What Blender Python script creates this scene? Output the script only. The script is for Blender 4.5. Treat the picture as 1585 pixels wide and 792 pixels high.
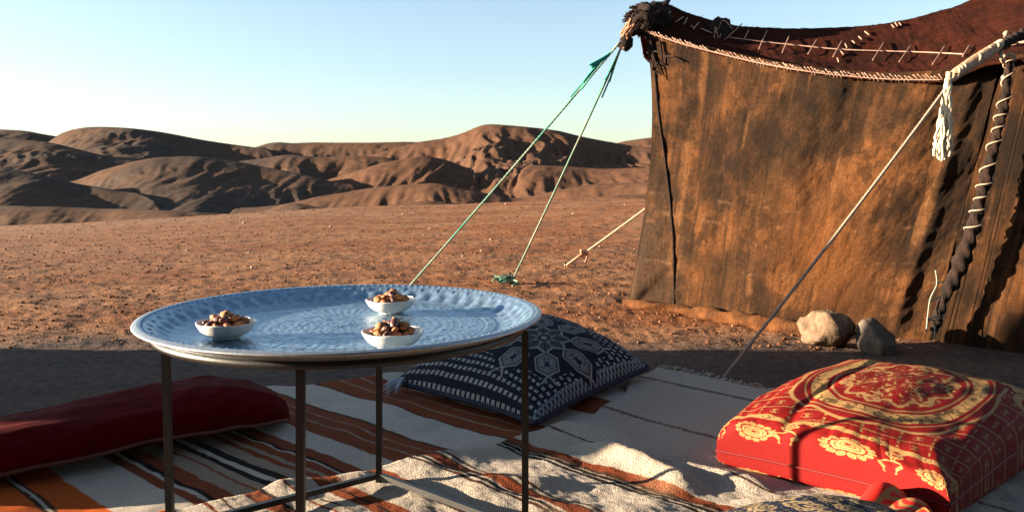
import bpy, math, random
import numpy as np
from mathutils import Vector
rnd = random.Random(7)
S = bpy.context.scene
for o in list(bpy.data.objects): bpy.data.objects.remove(o)
COL = S.collection
R = math.radians

# ------------------------------------------------------------------ camera, sky, sun, exposure
CH = 0.84                      # eye height of a kneeling photographer
F, HX, HY = 1300.0, 792.5, 264.0   # focal length in photo pixels, horizon row
cam = bpy.data.objects.new('camera', bpy.data.cameras.new('camera')); COL.objects.link(cam)
cam.location = (0, 0, CH); cam.rotation_euler = (R(90), 0, 0)
cam.data.sensor_width = 36; cam.data.lens = 36 * F / 1585
cam.data.shift_y = -(396 - HY) / 1585
cam.data.clip_start = 0.05; cam.data.clip_end = 20000
S.camera = cam
SUN_EL, SUN_AZ = R(8.5), R(-90)
w = bpy.data.worlds.new("World"); S.world = w; w.use_nodes = True
nt = w.node_tree; bg = nt.nodes['Background']
sky = nt.nodes.new('ShaderNodeTexSky'); sky.sky_type = 'NISHITA'; sky.sun_disc = False
sky.sun_elevation = SUN_EL; sky.sun_rotation = SUN_AZ
sky.altitude = 600; sky.air_density = 1.0; sky.dust_density = 1.0; sky.ozone_density = 1.5
tint = nt.nodes.new('ShaderNodeVectorMath'); tint.operation = 'MULTIPLY'; tint.inputs[1].default_value = (0.95, 1.03, 1.10)   # clear desert evening, slightly cyan
hs_ = nt.nodes.new('ShaderNodeHueSaturation'); hs_.inputs['Saturation'].default_value = .76; nt.links.new(sky.outputs[0], hs_.inputs['Color'])
nt.links.new(hs_.outputs[0], tint.inputs[0]); nt.links.new(tint.outputs[0], bg.inputs[0]); bg.inputs[1].default_value = 0.05
sl = bpy.data.lights.new('sun', 'SUN'); sl.energy = 5.0; sl.angle = R(0.5); sl.color = (1.0, 0.80, 0.58)
so = bpy.data.objects.new('sun', sl); COL.objects.link(so); so.location = (-20, 0, 8)
tosun = Vector((math.sin(SUN_AZ) * math.cos(SUN_EL), math.cos(SUN_AZ) * math.cos(SUN_EL), math.sin(SUN_EL)))
so.rotation_euler = tosun.to_track_quat('Z', 'Y').to_euler()
S.view_settings.view_transform = 'Standard'; S.view_settings.look = 'None'
S.view_settings.exposure = 2.6; S.view_settings.gamma = 1

# ------------------------------------------------------------------ helpers
def at(px, py, Y):  return np.array([(px - HX) / F * Y, Y, CH - (py - HY) / F * Y])
def on(px, py, z=0.0):
    Y = (CH - z) * F / (py - HY); return np.array([(px - HX) / F * Y, Y, z])
def tag(o, label=None, cat=None, group=None, kind=None):
    if label: o['label'] = label
    if cat: o['category'] = cat
    if group: o['group'] = group
    if kind: o['kind'] = kind
    return o
def empty(name, loc, label, cat, group=None):
    o = bpy.data.objects.new(name, None); COL.objects.link(o); o.location = loc
    o.empty_display_size = .1
    return tag(o, label, cat, group)
def link(name, me, parent=None, loc=None):
    o = bpy.data.objects.new(name, me); COL.objects.link(o)
    if loc is not None: o.location = loc
    if parent:
        o.parent = parent
        if loc is None: o.location = -Vector(parent.location) if parent.type == 'EMPTY' else (0, 0, 0)
    return o
def mesh(name, V, Fc, mat, smooth=True, col=None, uv=None):
    V = np.asarray(V, dtype=np.float32).reshape(-1, 3)
    me = bpy.data.meshes.new(name)
    if isinstance(Fc, np.ndarray):
        n, k = Fc.shape
        me.vertices.add(len(V)); me.vertices.foreach_set('co', V.ravel())
        me.loops.add(n * k); me.loops.foreach_set('vertex_index', Fc.astype(np.int32).ravel())
        me.polygons.add(n); me.polygons.foreach_set('loop_start', np.arange(0, n * k, k, dtype=np.int32))
        me.polygons.foreach_set('loop_total', np.full(n, k, dtype=np.int32))
        me.update(calc_edges=True)
    else:
        me.from_pydata([tuple(map(float, v)) for v in V], [], [tuple(f) for f in Fc])
    me.validate()
    me.polygons.foreach_set('use_smooth', np.full(len(me.polygons), smooth))
    if col is not None:
        a = me.color_attributes.new('Col', 'FLOAT_COLOR', 'POINT')
        c = np.ones((len(V), 4), dtype=np.float32); c[:, :3] = np.asarray(col).reshape(-1, 3)
        a.data.foreach_set('color', c.ravel())
    if mat: me.materials.append(mat)
    return me
def gridfaces(n, m, wrap_m=False, wrap_n=False, off=0):
    i = np.arange(n if wrap_n else n - 1); j = np.arange(m if wrap_m else m - 1)
    I, J = np.meshgrid(i, j, indexing='ij'); I2 = (I + 1) % n; J2 = (J + 1) % m
    return (np.stack([I * m + J, I2 * m + J, I2 * m + J2, I * m + J2], -1).reshape(-1, 4) + off)
def flip(f): return f[:, ::-1].copy()
def combine(parts):
    Vs, Fs, o = [], [], 0
    for v, f in parts:
        v = np.asarray(v).reshape(-1, 3); Vs.append(v); Fs.append(np.asarray(f) + o); o += len(v)
    return np.vstack(Vs), np.vstack(Fs)
# noise
_P = np.random.RandomState(3).permutation(256); _P = np.concatenate([_P, _P])
_G = np.random.RandomState(5).uniform(0, 2 * np.pi, 256)
def perlin(x, y, seed=0):
    x = np.asarray(x, float) + seed * 17.31; y = np.asarray(y, float) + seed * 9.77
    xi = np.floor(x).astype(int); yi = np.floor(y).astype(int); xf = x - xi; yf = y - yi
    u = xf * xf * xf * (xf * (xf * 6 - 15) + 10); v = yf * yf * yf * (yf * (yf * 6 - 15) + 10)
    def g(ix, iy, dx, dy):
        a = _G[_P[(_P[ix & 255] + iy) & 255]]; return np.cos(a) * dx + np.sin(a) * dy
    a = g(xi, yi, xf, yf); b = g(xi + 1, yi, xf - 1, yf); c = g(xi, yi + 1, xf, yf - 1); d = g(xi + 1, yi + 1, xf - 1, yf - 1)
    return (a * (1 - u) + b * u) * (1 - v) + (c * (1 - u) + d * u) * v
def fbm(x, y, octv=4, seed=0, gain=.5, ridge=False):
    s = 0; a = 1
    for k in range(octv):
        n = perlin(x * 2 ** k, y * 2 ** k, seed + k * 3)
        s = s + a * ((1 - 2 * np.abs(n)) - .5 if ridge else n); a *= gain
    return s
def interp(x, pts):
    p = np.array(pts, float); return np.interp(x, p[:, 0], p[:, 1])
def sstep(a, b, x): t = np.clip((np.asarray(x) - a) / (b - a), 0, 1); return t * t * (3 - 2 * t)
def catmull(P, n):
    P = np.asarray(P, float); k = len(P); t = np.linspace(0, k - 1, n); i = np.clip(t.astype(int), 0, k - 2); f = (t - i)[:, None]
    p0 = P[np.clip(i - 1, 0, k - 1)]; p1 = P[i]; p2 = P[i + 1]; p3 = P[np.clip(i + 2, 0, k - 1)]
    return .5 * ((2 * p1) + (p2 - p0) * f + (2 * p0 - 5 * p1 + 4 * p2 - p3) * f ** 2 + (3 * p1 - p0 - 3 * p2 + p3) * f ** 3)
def tube_vf(path, r, seg=8, twist=0.0, lobes=0, lobe_amp=.25, caps=True, square=False):
    P = np.asarray(path, float); n = len(P); T = np.gradient(P, axis=0); T /= np.linalg.norm(T, axis=1)[:, None] + 1e-9
    up = np.array([0, 0, 1.]) if abs(T[0][2]) < .9 else np.array([1., 0, 0])
    N = np.zeros_like(P); v = np.cross(T[0], up); v /= np.linalg.norm(v); N[0] = v
    for i in range(1, n):
        v = N[i - 1] - T[i] * np.dot(N[i - 1], T[i]); N[i] = v / (np.linalg.norm(v) + 1e-9)
    B = np.cross(T, N); r = np.broadcast_to(np.asarray(r, float), (n,))
    a = np.linspace(0, 2 * np.pi, seg, endpoint=False)
    if square: a = a + np.pi / 4
    d = np.concatenate([[0], np.cumsum(np.linalg.norm(np.diff(P, axis=0), axis=1))])
    A = a[None, :] + np.zeros((n, 1)); rr = r[:, None] * np.ones((1, seg))
    if lobes: rr = rr * (1 + lobe_amp * np.cos(lobes * (A + (d * twist)[:, None])))
    V = P[:, None, :] + rr[..., None] * (np.cos(A)[..., None] * N[:, None, :] + np.sin(A)[..., None] * B[:, None, :])
    V = V.reshape(-1, 3); Fq = gridfaces(n, seg, wrap_m=True)
    if caps:
        V = np.vstack([V, P[0], P[-1]]); c0, c1 = n * seg, n * seg + 1
        j = np.arange(seg); j2 = (j + 1) % seg
        f0 = np.stack([np.full(seg, c0), j, j2, np.full(seg, c0)], -1)
        f1 = np.stack([np.full(seg, c1), (n - 1) * seg + j2, (n - 1) * seg + j, np.full(seg, c1)], -1)
        f0 = np.stack([np.full(seg, c0), j, j2, j2], -1); f1 = np.stack([np.full(seg, c1), (n - 1) * seg + j2, (n - 1) * seg + j, (n - 1) * seg + j], -1)
        return V, Fq, np.vstack([f0[:, :3], f1[:, :3]])
    return V, Fq, np.zeros((0, 3), int)
def tubes(name, items, mat, parent=None, smooth=True):
    """items: list of (path, radius, kwargs) joined into one mesh"""
    Vs, Fs, o = [], [], 0
    for path, r, kw in items:
        V, Q, T3 = tube_vf(path, r, **kw)
        Vs.append(V); Fs += (Q + o).tolist() + (T3 + o).tolist(); o += len(V)
    return link(name, mesh(name, np.vstack(Vs), Fs, mat, smooth), parent)
def line(a, b, n=2, sag=0.0):
    a = np.asarray(a, float); b = np.asarray(b, float); t = np.linspace(0, 1, n)[:, None]
    p = a * (1 - t) + b * t; p[:, 2] -= sag * 4 * (t * (1 - t))[:, 0]; return p
# icosphere template
def ico():
    import bmesh
    bm = bmesh.new(); bmesh.ops.create_icosphere(bm, subdivisions=1, radius=1)
    v = np.array([x.co[:] for x in bm.verts]); f = np.array([[q.index for q in x.verts] for x in bm.faces]); bm.free(); return v, f
def ico2(k=3):
    import bmesh
    bm = bmesh.new(); bmesh.ops.create_icosphere(bm, subdivisions=k, radius=1)
    v = np.array([x.co[:] for x in bm.verts]); f = np.array([[q.index for q in x.verts] for x in bm.faces]); bm.free(); return v, f

# materials
def mat(name, color=(.5, .5, .5), rough=.8, metal=0.0, attr=False, var=0.0, vscale=20, bump=0.0, bscale=200, bdist=.002,
        color2=None, spec=.3, stretch=None, sheen=0.0, bump2=None, detail=6):
    m = bpy.data.materials.new(name); m.use_nodes = True; n = m.node_tree; L = n.links; b = n.nodes['Principled BSDF']
    b.inputs['Roughness'].default_value = rough; b.inputs['Metallic'].default_value = metal
    b.inputs['Specular IOR Level'].default_value = spec
    if sheen: b.inputs['Sheen Weight'].default_value = sheen; b.inputs['Sheen Roughness'].default_value = .5
    tc = n.nodes.new('ShaderNodeTexCoord'); vec = tc.outputs['Object']
    if stretch:
        mp = n.nodes.new('ShaderNodeMapping'); mp.inputs['Scale'].default_value = stretch; L.new(vec, mp.inputs[0]); vec = mp.outputs[0]
    if attr:
        at_ = n.nodes.new('ShaderNodeVertexColor'); at_.layer_name = 'Col'; src = at_.outputs[0]
    else:
        rg = n.nodes.new('ShaderNodeRGB'); rg.outputs[0].default_value = (*color, 1); src = rg.outputs[0]
    if color2:
        nz = n.nodes.new('ShaderNodeTexNoise'); nz.inputs['Scale'].default_value = vscale; nz.inputs['Detail'].default_value = detail
        nz.inputs['Roughness'].default_value = .6; L.new(vec, nz.inputs[0])
        cr = n.nodes.new('ShaderNodeValToRGB'); cr.color_ramp.elements[0].position = .38; cr.color_ramp.elements[1].position = .62
        L.new(nz.outputs[0], cr.inputs[0]); mx = n.nodes.new('ShaderNodeMix'); mx.data_type = 'RGBA'
        L.new(cr.outputs[0], mx.inputs[0]); L.new(src, mx.inputs[6]); mx.inputs[7].default_value = (*color2, 1); src = mx.outputs[2]
    if var:
        nz = n.nodes.new('ShaderNodeTexNoise'); nz.inputs['Scale'].default_value = vscale * 3.1; nz.inputs['Detail'].default_value = 8
        L.new(vec, nz.inputs[0]); mr = n.nodes.new('ShaderNodeMapRange'); mr.inputs[1].default_value = .3; mr.inputs[2].default_value = .7
        mr.inputs[3].default_value = 1 - var; mr.inputs[4].default_value = 1 + var; L.new(nz.outputs[0], mr.inputs[0])
        vm = n.nodes.new('ShaderNodeVectorMath'); vm.operation = 'SCALE'; L.new(src, vm.inputs[0]); L.new(mr.outputs[0], vm.inputs['Scale']); src = vm.outputs[0]
    L.new(src, b.inputs['Base Color'])
    if bump:
        nz = n.nodes.new('ShaderNodeTexNoise'); nz.inputs['Scale'].default_value = bscale; nz.inputs['Detail'].default_value = 5; L.new(vec, nz.inputs[0])
        bp = n.nodes.new('ShaderNodeBump'); bp.inputs['Strength'].default_value = bump; bp.inputs['Distance'].default_value = bdist
        L.new(nz.outputs[0], bp.inputs['Height']); out = bp.outputs[0]
        if bump2:
            nz2 = n.nodes.new('ShaderNodeTexNoise'); nz2.inputs['Scale'].default_value = bump2[0]; nz2.inputs['Detail'].default_value = 6; L.new(vec, nz2.inputs[0])
            bp2 = n.nodes.new('ShaderNodeBump'); bp2.inputs['Strength'].default_value = bump2[1]; bp2.inputs['Distance'].default_value = bump2[2]
            L.new(nz2.outputs[0], bp2.inputs['Height']); L.new(out, bp2.inputs['Normal']); out = bp2.outputs[0]
        L.new(out, b.inputs['Normal'])
    return m

# ------------------------------------------------------------------ terrain
def edge_dist(x):            # where the plateau breaks off, metres ahead
    return 22 + 1.2 * perlin(x * .15, 0 * x) * 2
def ground_z(x, y):
    x = np.asarray(x, float); y = np.asarray(y, float); d = np.hypot(x, y)
    tilt = sstep(5.0, 14, y)
    xl = np.clip(x, -30, 14)
    z = tilt * (xl * .036 + .02 + .05 * perlin(x * .22, y * .22, 2))
    z = z + .012 * fbm(x * 1.1, y * 1.1, 3, 1) * sstep(1.5, 4, np.abs(y)) + .010 * sstep(3.6, 4.3, y) * fbm(x * 5, y * 5, 3, 4)
    e = edge_dist(x); drop = np.maximum(d - e, 0)
    z = z - 18 * (1 - np.exp(-(drop / 34.0) ** 1.3)) - 14 * sstep(60, 160, d)
    return z
az = np.concatenate([np.radians(np.linspace(-180, -42, 50, endpoint=False)), np.radians(np.linspace(-42, 42, 620)), np.radians(np.linspace(42, 180, 50)[1:-1])])
Dr = np.concatenate([[.05, .3, .6, .9], np.geomspace(1.2, 60, 560), np.geomspace(62, 9000, 60)])
A, D = np.meshgrid(az, Dr, indexing='xy')
X = D * np.sin(A); Y = D * np.cos(A)
fine = .0035 * sstep(2.6, 3.6, Y) * sstep(40, 12, D) + .0015
Z = ground_z(X, Y) + fine * fbm(X * 14, Y * 14, 3, 8) * 1.0 + fine * .8 * np.maximum(fbm(X * 45, Y * 45, 2, 11), 0)
# scraped pale track near the rim of the plateau and sandy patches
c_sand = np.array([.220, .105, .050]); c_red = np.array([.180, .070, .028]); c_pale = np.array([.20, .112, .065]); c_dark = np.array([.085, .040, .022])
m1 = sstep(-.25, .35, fbm(X * .35, Y * .9, 4, 21))[..., None]; colr = c_red * m1 + c_sand * (1 - m1)
m2 = (sstep(.0, .5, fbm(X * 1.7, Y * 2.6, 5, 31, .65)) * .65)[..., None]; colr = colr * (1 - m2) + c_dark * m2
leftw = (sstep(1, -6, X) * .35 * sstep(4, 6, Y))[..., None]; colr = colr * (1 - leftw) + np.array([.155, .080, .045]) * leftw
rim = edge_dist(X)
tr = (sstep(2.6, .6, np.abs(D - rim + 2.4)) * sstep(-2, -6, X) * .8)[..., None]; colr = colr * (1 - tr) + c_pale * tr
# shade over the camp ground, painted in as darker grey earth
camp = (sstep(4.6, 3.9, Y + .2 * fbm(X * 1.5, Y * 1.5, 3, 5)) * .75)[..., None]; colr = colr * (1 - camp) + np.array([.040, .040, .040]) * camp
farm = sstep(60, 200, D)[..., None]; colr = colr * (1 - farm) + np.array([.07, .043, .03]) * farm
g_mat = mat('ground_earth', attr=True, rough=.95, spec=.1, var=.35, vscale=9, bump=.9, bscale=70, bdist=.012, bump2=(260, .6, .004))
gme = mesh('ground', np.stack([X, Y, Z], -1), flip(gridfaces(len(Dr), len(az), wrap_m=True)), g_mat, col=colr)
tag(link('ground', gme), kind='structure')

# hills: crests traced at their own distances
layers = [
 (1700, [(-900, 215), (-200, 205), (0, 200), (40, 202), (80, 210), (130, 214), (300, 232), (380, 240), (900, 240), (960, 219), (1005, 213), (1100, 205), (1300, 203), (1700, 212), (2400, 205)]),
 (1350, [(-100, 262), (60, 232), (85, 211), (100, 203), (130, 197), (160, 196), (200, 198), (250, 204), (300, 214), (350, 222), (400, 229), (500, 244), (620, 262), (2000, 290)]),
 (1450, [(340, 248), (400, 226), (425, 219), (450, 222), (480, 220), (560, 221), (640, 219), (690, 224), (760, 240), (2000, 262)]),
 (1150, [(400, 285), (520, 256), (600, 233), (650, 219), (690, 214), (720, 205), (742, 194), (755, 191.5), (790, 194), (830, 198), (860, 201), (895, 210), (930, 217), (980, 226), (1060, 232), (1300, 225), (1700, 235), (2400, 250)]),
 (900, [(-700, 214), (-100, 212), (0, 214), (80, 220), (140, 236), (200, 250), (300, 262), (330, 262), (370, 250), (440, 240), (500, 243), (560, 240), (600, 243), (660, 262), (700, 275), (800, 290), (2000, 300)]),
 (720, [(440, 300), (500, 284), (550, 264), (600, 250), (650, 241), (690, 246), (730, 262), (780, 268), (820, 258), (880, 256), (940, 262), (1000, 258), (1100, 262), (1300, 250), (2400, 262)]),
 (600, [(0, 300), (60, 290), (110, 282), (150, 266), (200, 252), (240, 243), (290, 241), (350, 247), (430, 262), (520, 282), (600, 298), (760, 310), (2000, 320)]),
 (430, [(-900, 255), (-100, 262), (0, 261), (40, 266), (98, 279), (160, 291), (240, 306), (290, 318), (340, 328), (430, 318), (500, 303), (560, 294), (620, 286), (680, 284), (740, 296), (800, 308), (850, 298), (910, 286), (1000, 281), (1100, 278), (1300, 270), (2400, 280)]),
 (270, [(-900, 306), (0, 318), (100, 321), (200, 324), (300, 328), (380, 333), (420, 322), (450, 313), (480, 318), (520, 328), (600, 318), (660, 310), (740, 318), (900, 306), (1000, 300), (1200, 298), (2400, 300)]),
]
px_ = np.linspace(-900, 2450, 1000)
Dh = np.concatenate([np.geomspace(110, 2400, 470), np.array([2600, 3200])])
PX, DD = np.meshgrid(px_, Dh, indexing='xy')
lat = (PX - HX) / F * DD
wob = 1 + .10 * perlin(PX / 160, DD / 300, 40) + .05 * perlin(PX / 60, DD / 150, 41)
front = np.zeros(PX.shape, bool); H = np.full(PX.shape, -60.0); cap = np.zeros(PX.shape)
for D0, prof in layers:
    dloc = D0 * (1.22 - .50 * (px_ + 100) / 1200 * sstep(-600, -100, px_) * 1.0 + .50 * np.maximum(px_ - 1050, 0) / 1200) * (1 + .07 * perlin(px_ / 190, 0 * px_ + D0 * .37, 50))
    nzs = (.6 if D0 > 1100 else 2.2) * fbm(px_ / 55, px_ * 0 + D0 * .11, 3, 51)
    zc = CH - (interp(px_, prof) + nzs - HY) / F * dloc
    k = np.ones(9) / 9; zc = np.convolve(np.pad(zc, 4, 'edge'), k, 'valid')
    d = DD - dloc[None]; rr = D0 * .035
    prof_z = zc[None] - np.where(d < 0, .15, .20) * (np.sqrt(d * d + rr * rr) - rr)
    upd = prof_z > H
    cap = np.where(upd, np.abs(d) / D0, cap); front = np.where(upd, d < 0, front)
    kk = DD * .0035; H = np.maximum(H, prof_z) + kk * np.log1p(np.exp(-np.abs(H - prof_z) / kk)) * np.where(DD > 1000, .3, 1)
cap = np.clip(cap / .10, 0, 1)
warp = 26 * perlin(lat / 90, DD / 90, 60)
gul = fbm((lat + warp) / 26 * (600 / np.maximum(DD, 250)) ** .5, DD / 130, 4, 62, .5, ridge=True)
gul3 = fbm((lat + .5 * warp) / 11 * (600 / np.maximum(DD, 250)) ** .5, DD / 90, 3, 64, .5, ridge=True)
gul2 = fbm((lat - warp) / 80, DD / 190, 3, 66, .5)
rgt = sstep(350, 650, PX)
cap = np.where(front, cap, 0)
H = H - cap * (DD / 700) * ((.5 - .5 * np.tanh(gul)) * (3.0 + 6 * rgt) + (1 - np.tanh(gul2 * 1.0)) * (2.8 + 4.5 * rgt) + (.5 - .5 * np.tanh(gul3 * 1.5)) * (1.8 + 3.6 * rgt)) + cap * .35 * fbm(lat / 9, DD / 16, 3, 70, .5) * DD / 700
H = np.where(DD > 2400, H - (DD - 2400) * .1, H)
HXw = lat; HYw = DD
mm = sstep(-.3, .4, fbm(lat / 120, DD / 120, 4, 80))[..., None]
hc = np.array([.047, .033, .025]) * mm + np.array([.066, .037, .023]) * (1 - mm)
rr_ = (rgt * .7)[..., None]; hc = hc * (1 - rr_) + np.array([.080, .038, .021]) * rr_ * 1.0
# pale track winding along the near spur, and the bend of a track at far left
trk = (np.abs(DD - (425 - .06 * PX)) < 4) & (PX > 90) & (PX < 330)
trk |= (np.abs(DD - (520 + 40 * np.sin(PX / 14.0))) < 9) & (PX < 42) & (PX > -200)
hc = np.where(trk[..., None], np.array([.115, .072, .046]), hc)
h_mat = mat('hill_earth', attr=True, rough=1, spec=.05, var=.25, vscale=.05, bump=.5, bscale=.25, bdist=.8)
hme = mesh('hills', np.stack([HXw, HYw, H], -1), flip(gridfaces(len(Dh), len(px_))), h_mat, col=hc)
tag(link('hills', hme), kind='structure')

# loose gravel: real little stones, uncountable
iv, if_ = ico()
def scatter(n, xr, yr, size, seed, name, m, dens=None):
    rs = np.random.RandomState(seed); Y_ = yr[0] * (yr[1] / yr[0]) ** rs.rand(n); half = .66 * Y_
    X_ = (rs.rand(n) * 2 - 1) * half
    if dens is not None:
        k = dens(X_, Y_); X_, Y_ = X_[k], Y_[k]; n = len(X_)
    s = size * (.35 + rs.rand(n) ** 5 * 3.0) * (.8 + Y_ / 24)
    V = iv[None] * (1 + .5 * (rs.rand(n, len(iv), 1) - .5))
    ang = rs.rand(n) * 6.28; c, s_ = np.cos(ang), np.sin(ang)
    V = V * (np.stack([.7 + .6 * rs.rand(n), .7 + .6 * rs.rand(n), .45 + .35 * rs.rand(n)], -1) * s[:, None])[:, None]
    x = V[..., 0] * c[:, None] - V[..., 1] * s_[:, None]; y = V[..., 0] * s_[:, None] + V[..., 1] * c[:, None]
    V = np.stack([x + X_[:, None], y + Y_[:, None], V[..., 2] + (ground_z(X_, Y_) + .25 * s)[:, None]], -1)
    base = np.array([[.145, .058, .025], [.17, .080, .040], [.070, .034, .021], [.23, .15, .10]])[rs.choice(4, n, p=[.5, .25, .22, .03])]
    col = np.repeat((base * (.8 + .4 * rs.rand(n, 1)))[:, None], len(iv), 1)
    Fc = (if_[None] + (np.arange(n) * len(iv))[:, None, None]).reshape(-1, 3)
    return link(name, mesh(name, V, Fc, m, smooth=False, col=col))
peb_mat = mat('pebble', attr=True, rough=.95, spec=.1, var=.2, vscale=40)
def keep(X_, Y_):
    v = (Y_ > 4.0 + .1 * np.sin(X_ * 3)) & (Y_ < edge_dist(X_)) & (fbm(X_ * 1.3, Y_ * 1.9, 3, 77) > np.random.RandomState(2).rand(len(X_)) * .9 - .55)
    return v & ~((X_ > .8) & (Y_ < 7) & (Y_ > 5.35 - (X_ - .8) * .9))
tag(scatter(46000, None, (3.9, 23), .0042, 5, 'gravel', peb_mat, keep), 'fine orange brown gravel strewn over the plain', 'gravel', kind='stuff')

def rock_mesh(name, size, seed, m, sub=3, rough=.22):
    v, f = ico2(sub); rs = np.random.RandomState(seed)
    cuts = rs.randn(9, 3); cuts /= np.linalg.norm(cuts, axis=1)[:, None]; off = .50 + .28 * rs.rand(9)
    for c, o_ in zip(cuts, off):
        dd = v @ c; v = v - np.maximum(dd - o_, 0)[:, None] * c[None] * .97
    n = fbm(v[:, 0] * 2.2 + v[:, 2], v[:, 1] * 2.2 - v[:, 2] * .7, 4, seed)
    v = v * (1 + rough * n)[:, None] * np.array(size)
    return mesh(name, v, f, m, smooth=True)
rock_mat = mat('limestone', (.175, .115, .072), rough=.95, color2=(.10, .066, .044), vscale=14, var=.2, bump=.8, bscale=60, bdist=.006, bump2=(18, .6, .012), spec=.1)
rock_mat_shade = mat('shaded_limestone', (.10, .08, .062), rough=.95, color2=(.07, .055, .045), vscale=14, var=.2, bump=.8, bscale=60, bdist=.006, bump2=(18, .6, .012), spec=.1)  # same limestone, darkened so its colour carries the shade
o = link('stone', rock_mesh('stone', (.132, .118, .108), 3, rock_mat, 4), loc=(1.50, 4.03, .062))
tag(o, 'larger sunlit pale stone weighing down the foot of the tent wall', 'stone')
o = link('stone', rock_mesh('stone', (.10, .10, .10), 8, rock_mat_shade, 4), loc=(1.685, 3.91, .058))
tag(o, 'smaller stone in shade just right of the big sunlit stone', 'stone')
pale = mat('pale_stone', (.30, .21, .145), rough=.9, var=.2, vscale=30)
pst = [rock_mesh('small_stone', (1, .85, .7), 20 + k, pale, 2) for k in range(4)]
spots = [(62, 340), (92, 339), (105, 433), (187, 371), (250, 372), (363, 371), (147, 379), (180, 402), (355, 417), (386, 391), (390, 415), (378, 346),
         (623, 332), (887, 331), (665, 354), (717, 397), (745, 389), (967, 317), (783, 316), (845, 437), (760, 371), (48, 368), (118, 356), (232, 336), (290, 388), (512, 352), (560, 409), (928, 382), (430, 362)]
for i, (px, py) in enumerate(spots):
    Yg = 6.0
    for _ in range(30):
        xg = (px - HX) / F * Yg; Yg = np.clip((CH - float(ground_z(xg, Yg))) * F / (py - HY), 4, 21.5)
    xg = (px - HX) / F * Yg
    s = Yg / F * rnd.uniform(1.8, 3.6)
    o = link('small_stone', pst[i % 4], loc=(xg, Yg, float(ground_z(xg, Yg)) + s * .35)); o.scale = (s, s, s); o.rotation_euler = (0, 0, rnd.uniform(0, 6))
    tag(o, 'small pale stone lying loose on the orange gravel plain', 'stone', 'small pale stones on the plain')

# unseen wall added at left, shaped to throw the shade band across the camp
def shade_wall_mesh():
    # profile of the top: (distance ahead, height)
    pr = [(2.25, 0.0), (2.29, .60), (2.40, .90), (2.95, .94), (3.15, 1.08), (3.45, 1.40), (3.62, 1.55), (3.76, 1.50), (3.86, 1.30), (3.93, 1.12), (3.96, 0.0)]
    ys = np.linspace(2.27, 3.97, 90); top = interp(ys, pr) + .02 * fbm(ys * 9, ys * 0, 3, 3) * (np.abs(ys - 3.12) < .8)
    rows = []
    for t in np.linspace(0, 1, 14):
        rows.append(np.stack([-5.0 - .17 + .02 * fbm(ys * 6, 0 * ys + t * 5, 3, 1) - .03 * (1 - t), ys, top * t - .05 * (1 - t)], -1))
    for k in (.3, .7): rows.append(np.stack([-5.0 - .17 + .34 * k + 0 * ys, ys, top + .02], -1))
    for t in np.linspace(1, 0, 14):
        rows.append(np.stack([-5.0 + .17 + .02 * fbm(ys * 6, 0 * ys + t * 5, 3, 9) + .03 * (1 - t), ys, top * t - .05 * (1 - t)], -1))
    V = np.array(rows); return mesh('shade_wall', V, gridfaces(V.shape[0], V.shape[1]), mat('shade_wall_earth', (.25, .14, .08), rough=1, var=.25, vscale=5, bump=.8, bscale=30, bdist=.02))
tag(link('shade_wall', shade_wall_mesh()), 'added shade casting wall stub left of the camp outside the view', 'wall')

# unseen tent shape added overhead and behind to block sky light and deepen shade
def sky_blocker():
    t = empty('sky_blocker', (1.0, -2.0, 0), 'added dark tent shape blocking sky light behind and above the viewpoint', 'tent')
    wm = mat('blocker_cloth', (.045, .024, .016), rough=1, var=.3, vscale=4, bump=.8, bscale=60, bdist=.008)
    xs = np.linspace(-2.4, 5.0, 60); ys = np.linspace(-4.0, 1.25, 50); Xa, Ya = np.meshgrid(xs, ys, indexing='ij')
    Za = 1.95 + .55 * np.exp(-((Ya + 1.2) / 1.6) ** 2) - .12 * np.sin(np.pi * (Xa + 2.4) / 3.7) ** 2 + .02 * fbm(Xa, Ya, 3, 4)
    link('roof', mesh('roof', np.stack([Xa, Ya, Za], -1), gridfaces(60, 50), wm), t)
    k = np.linspace(0, 1, 24)
    def wall(px, py, pz):
        V = np.stack([np.stack([px + 0 * h, py + .04 * np.sin(px * 5 + py * 5) , pz * h], -1) for h in k]); link('wall', mesh('wall', V, gridfaces(24, len(px)), wm), t)
    wall(xs, -4.0 + 0 * xs, Za[:, 0]); wall(5.0 + 0 * ys[:40], ys[:40], Za[-1, :40]); wall(-2.4 + 0 * ys[:26], ys[:26], Za[0, :26])
    pm = mat('blocker_wood', (.20, .12, .07), rough=.9)
    for x in (-2.35, 1.3, 4.95):
        for y in (1.2, -1.2):
            if x == 1.3: continue
            tubes('pole', [(line((x, y, 0), (x, y, 2.02 if y > 0 else 2.45), 4), .03, dict(seg=8))], pm, t)
sky_blocker()

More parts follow.
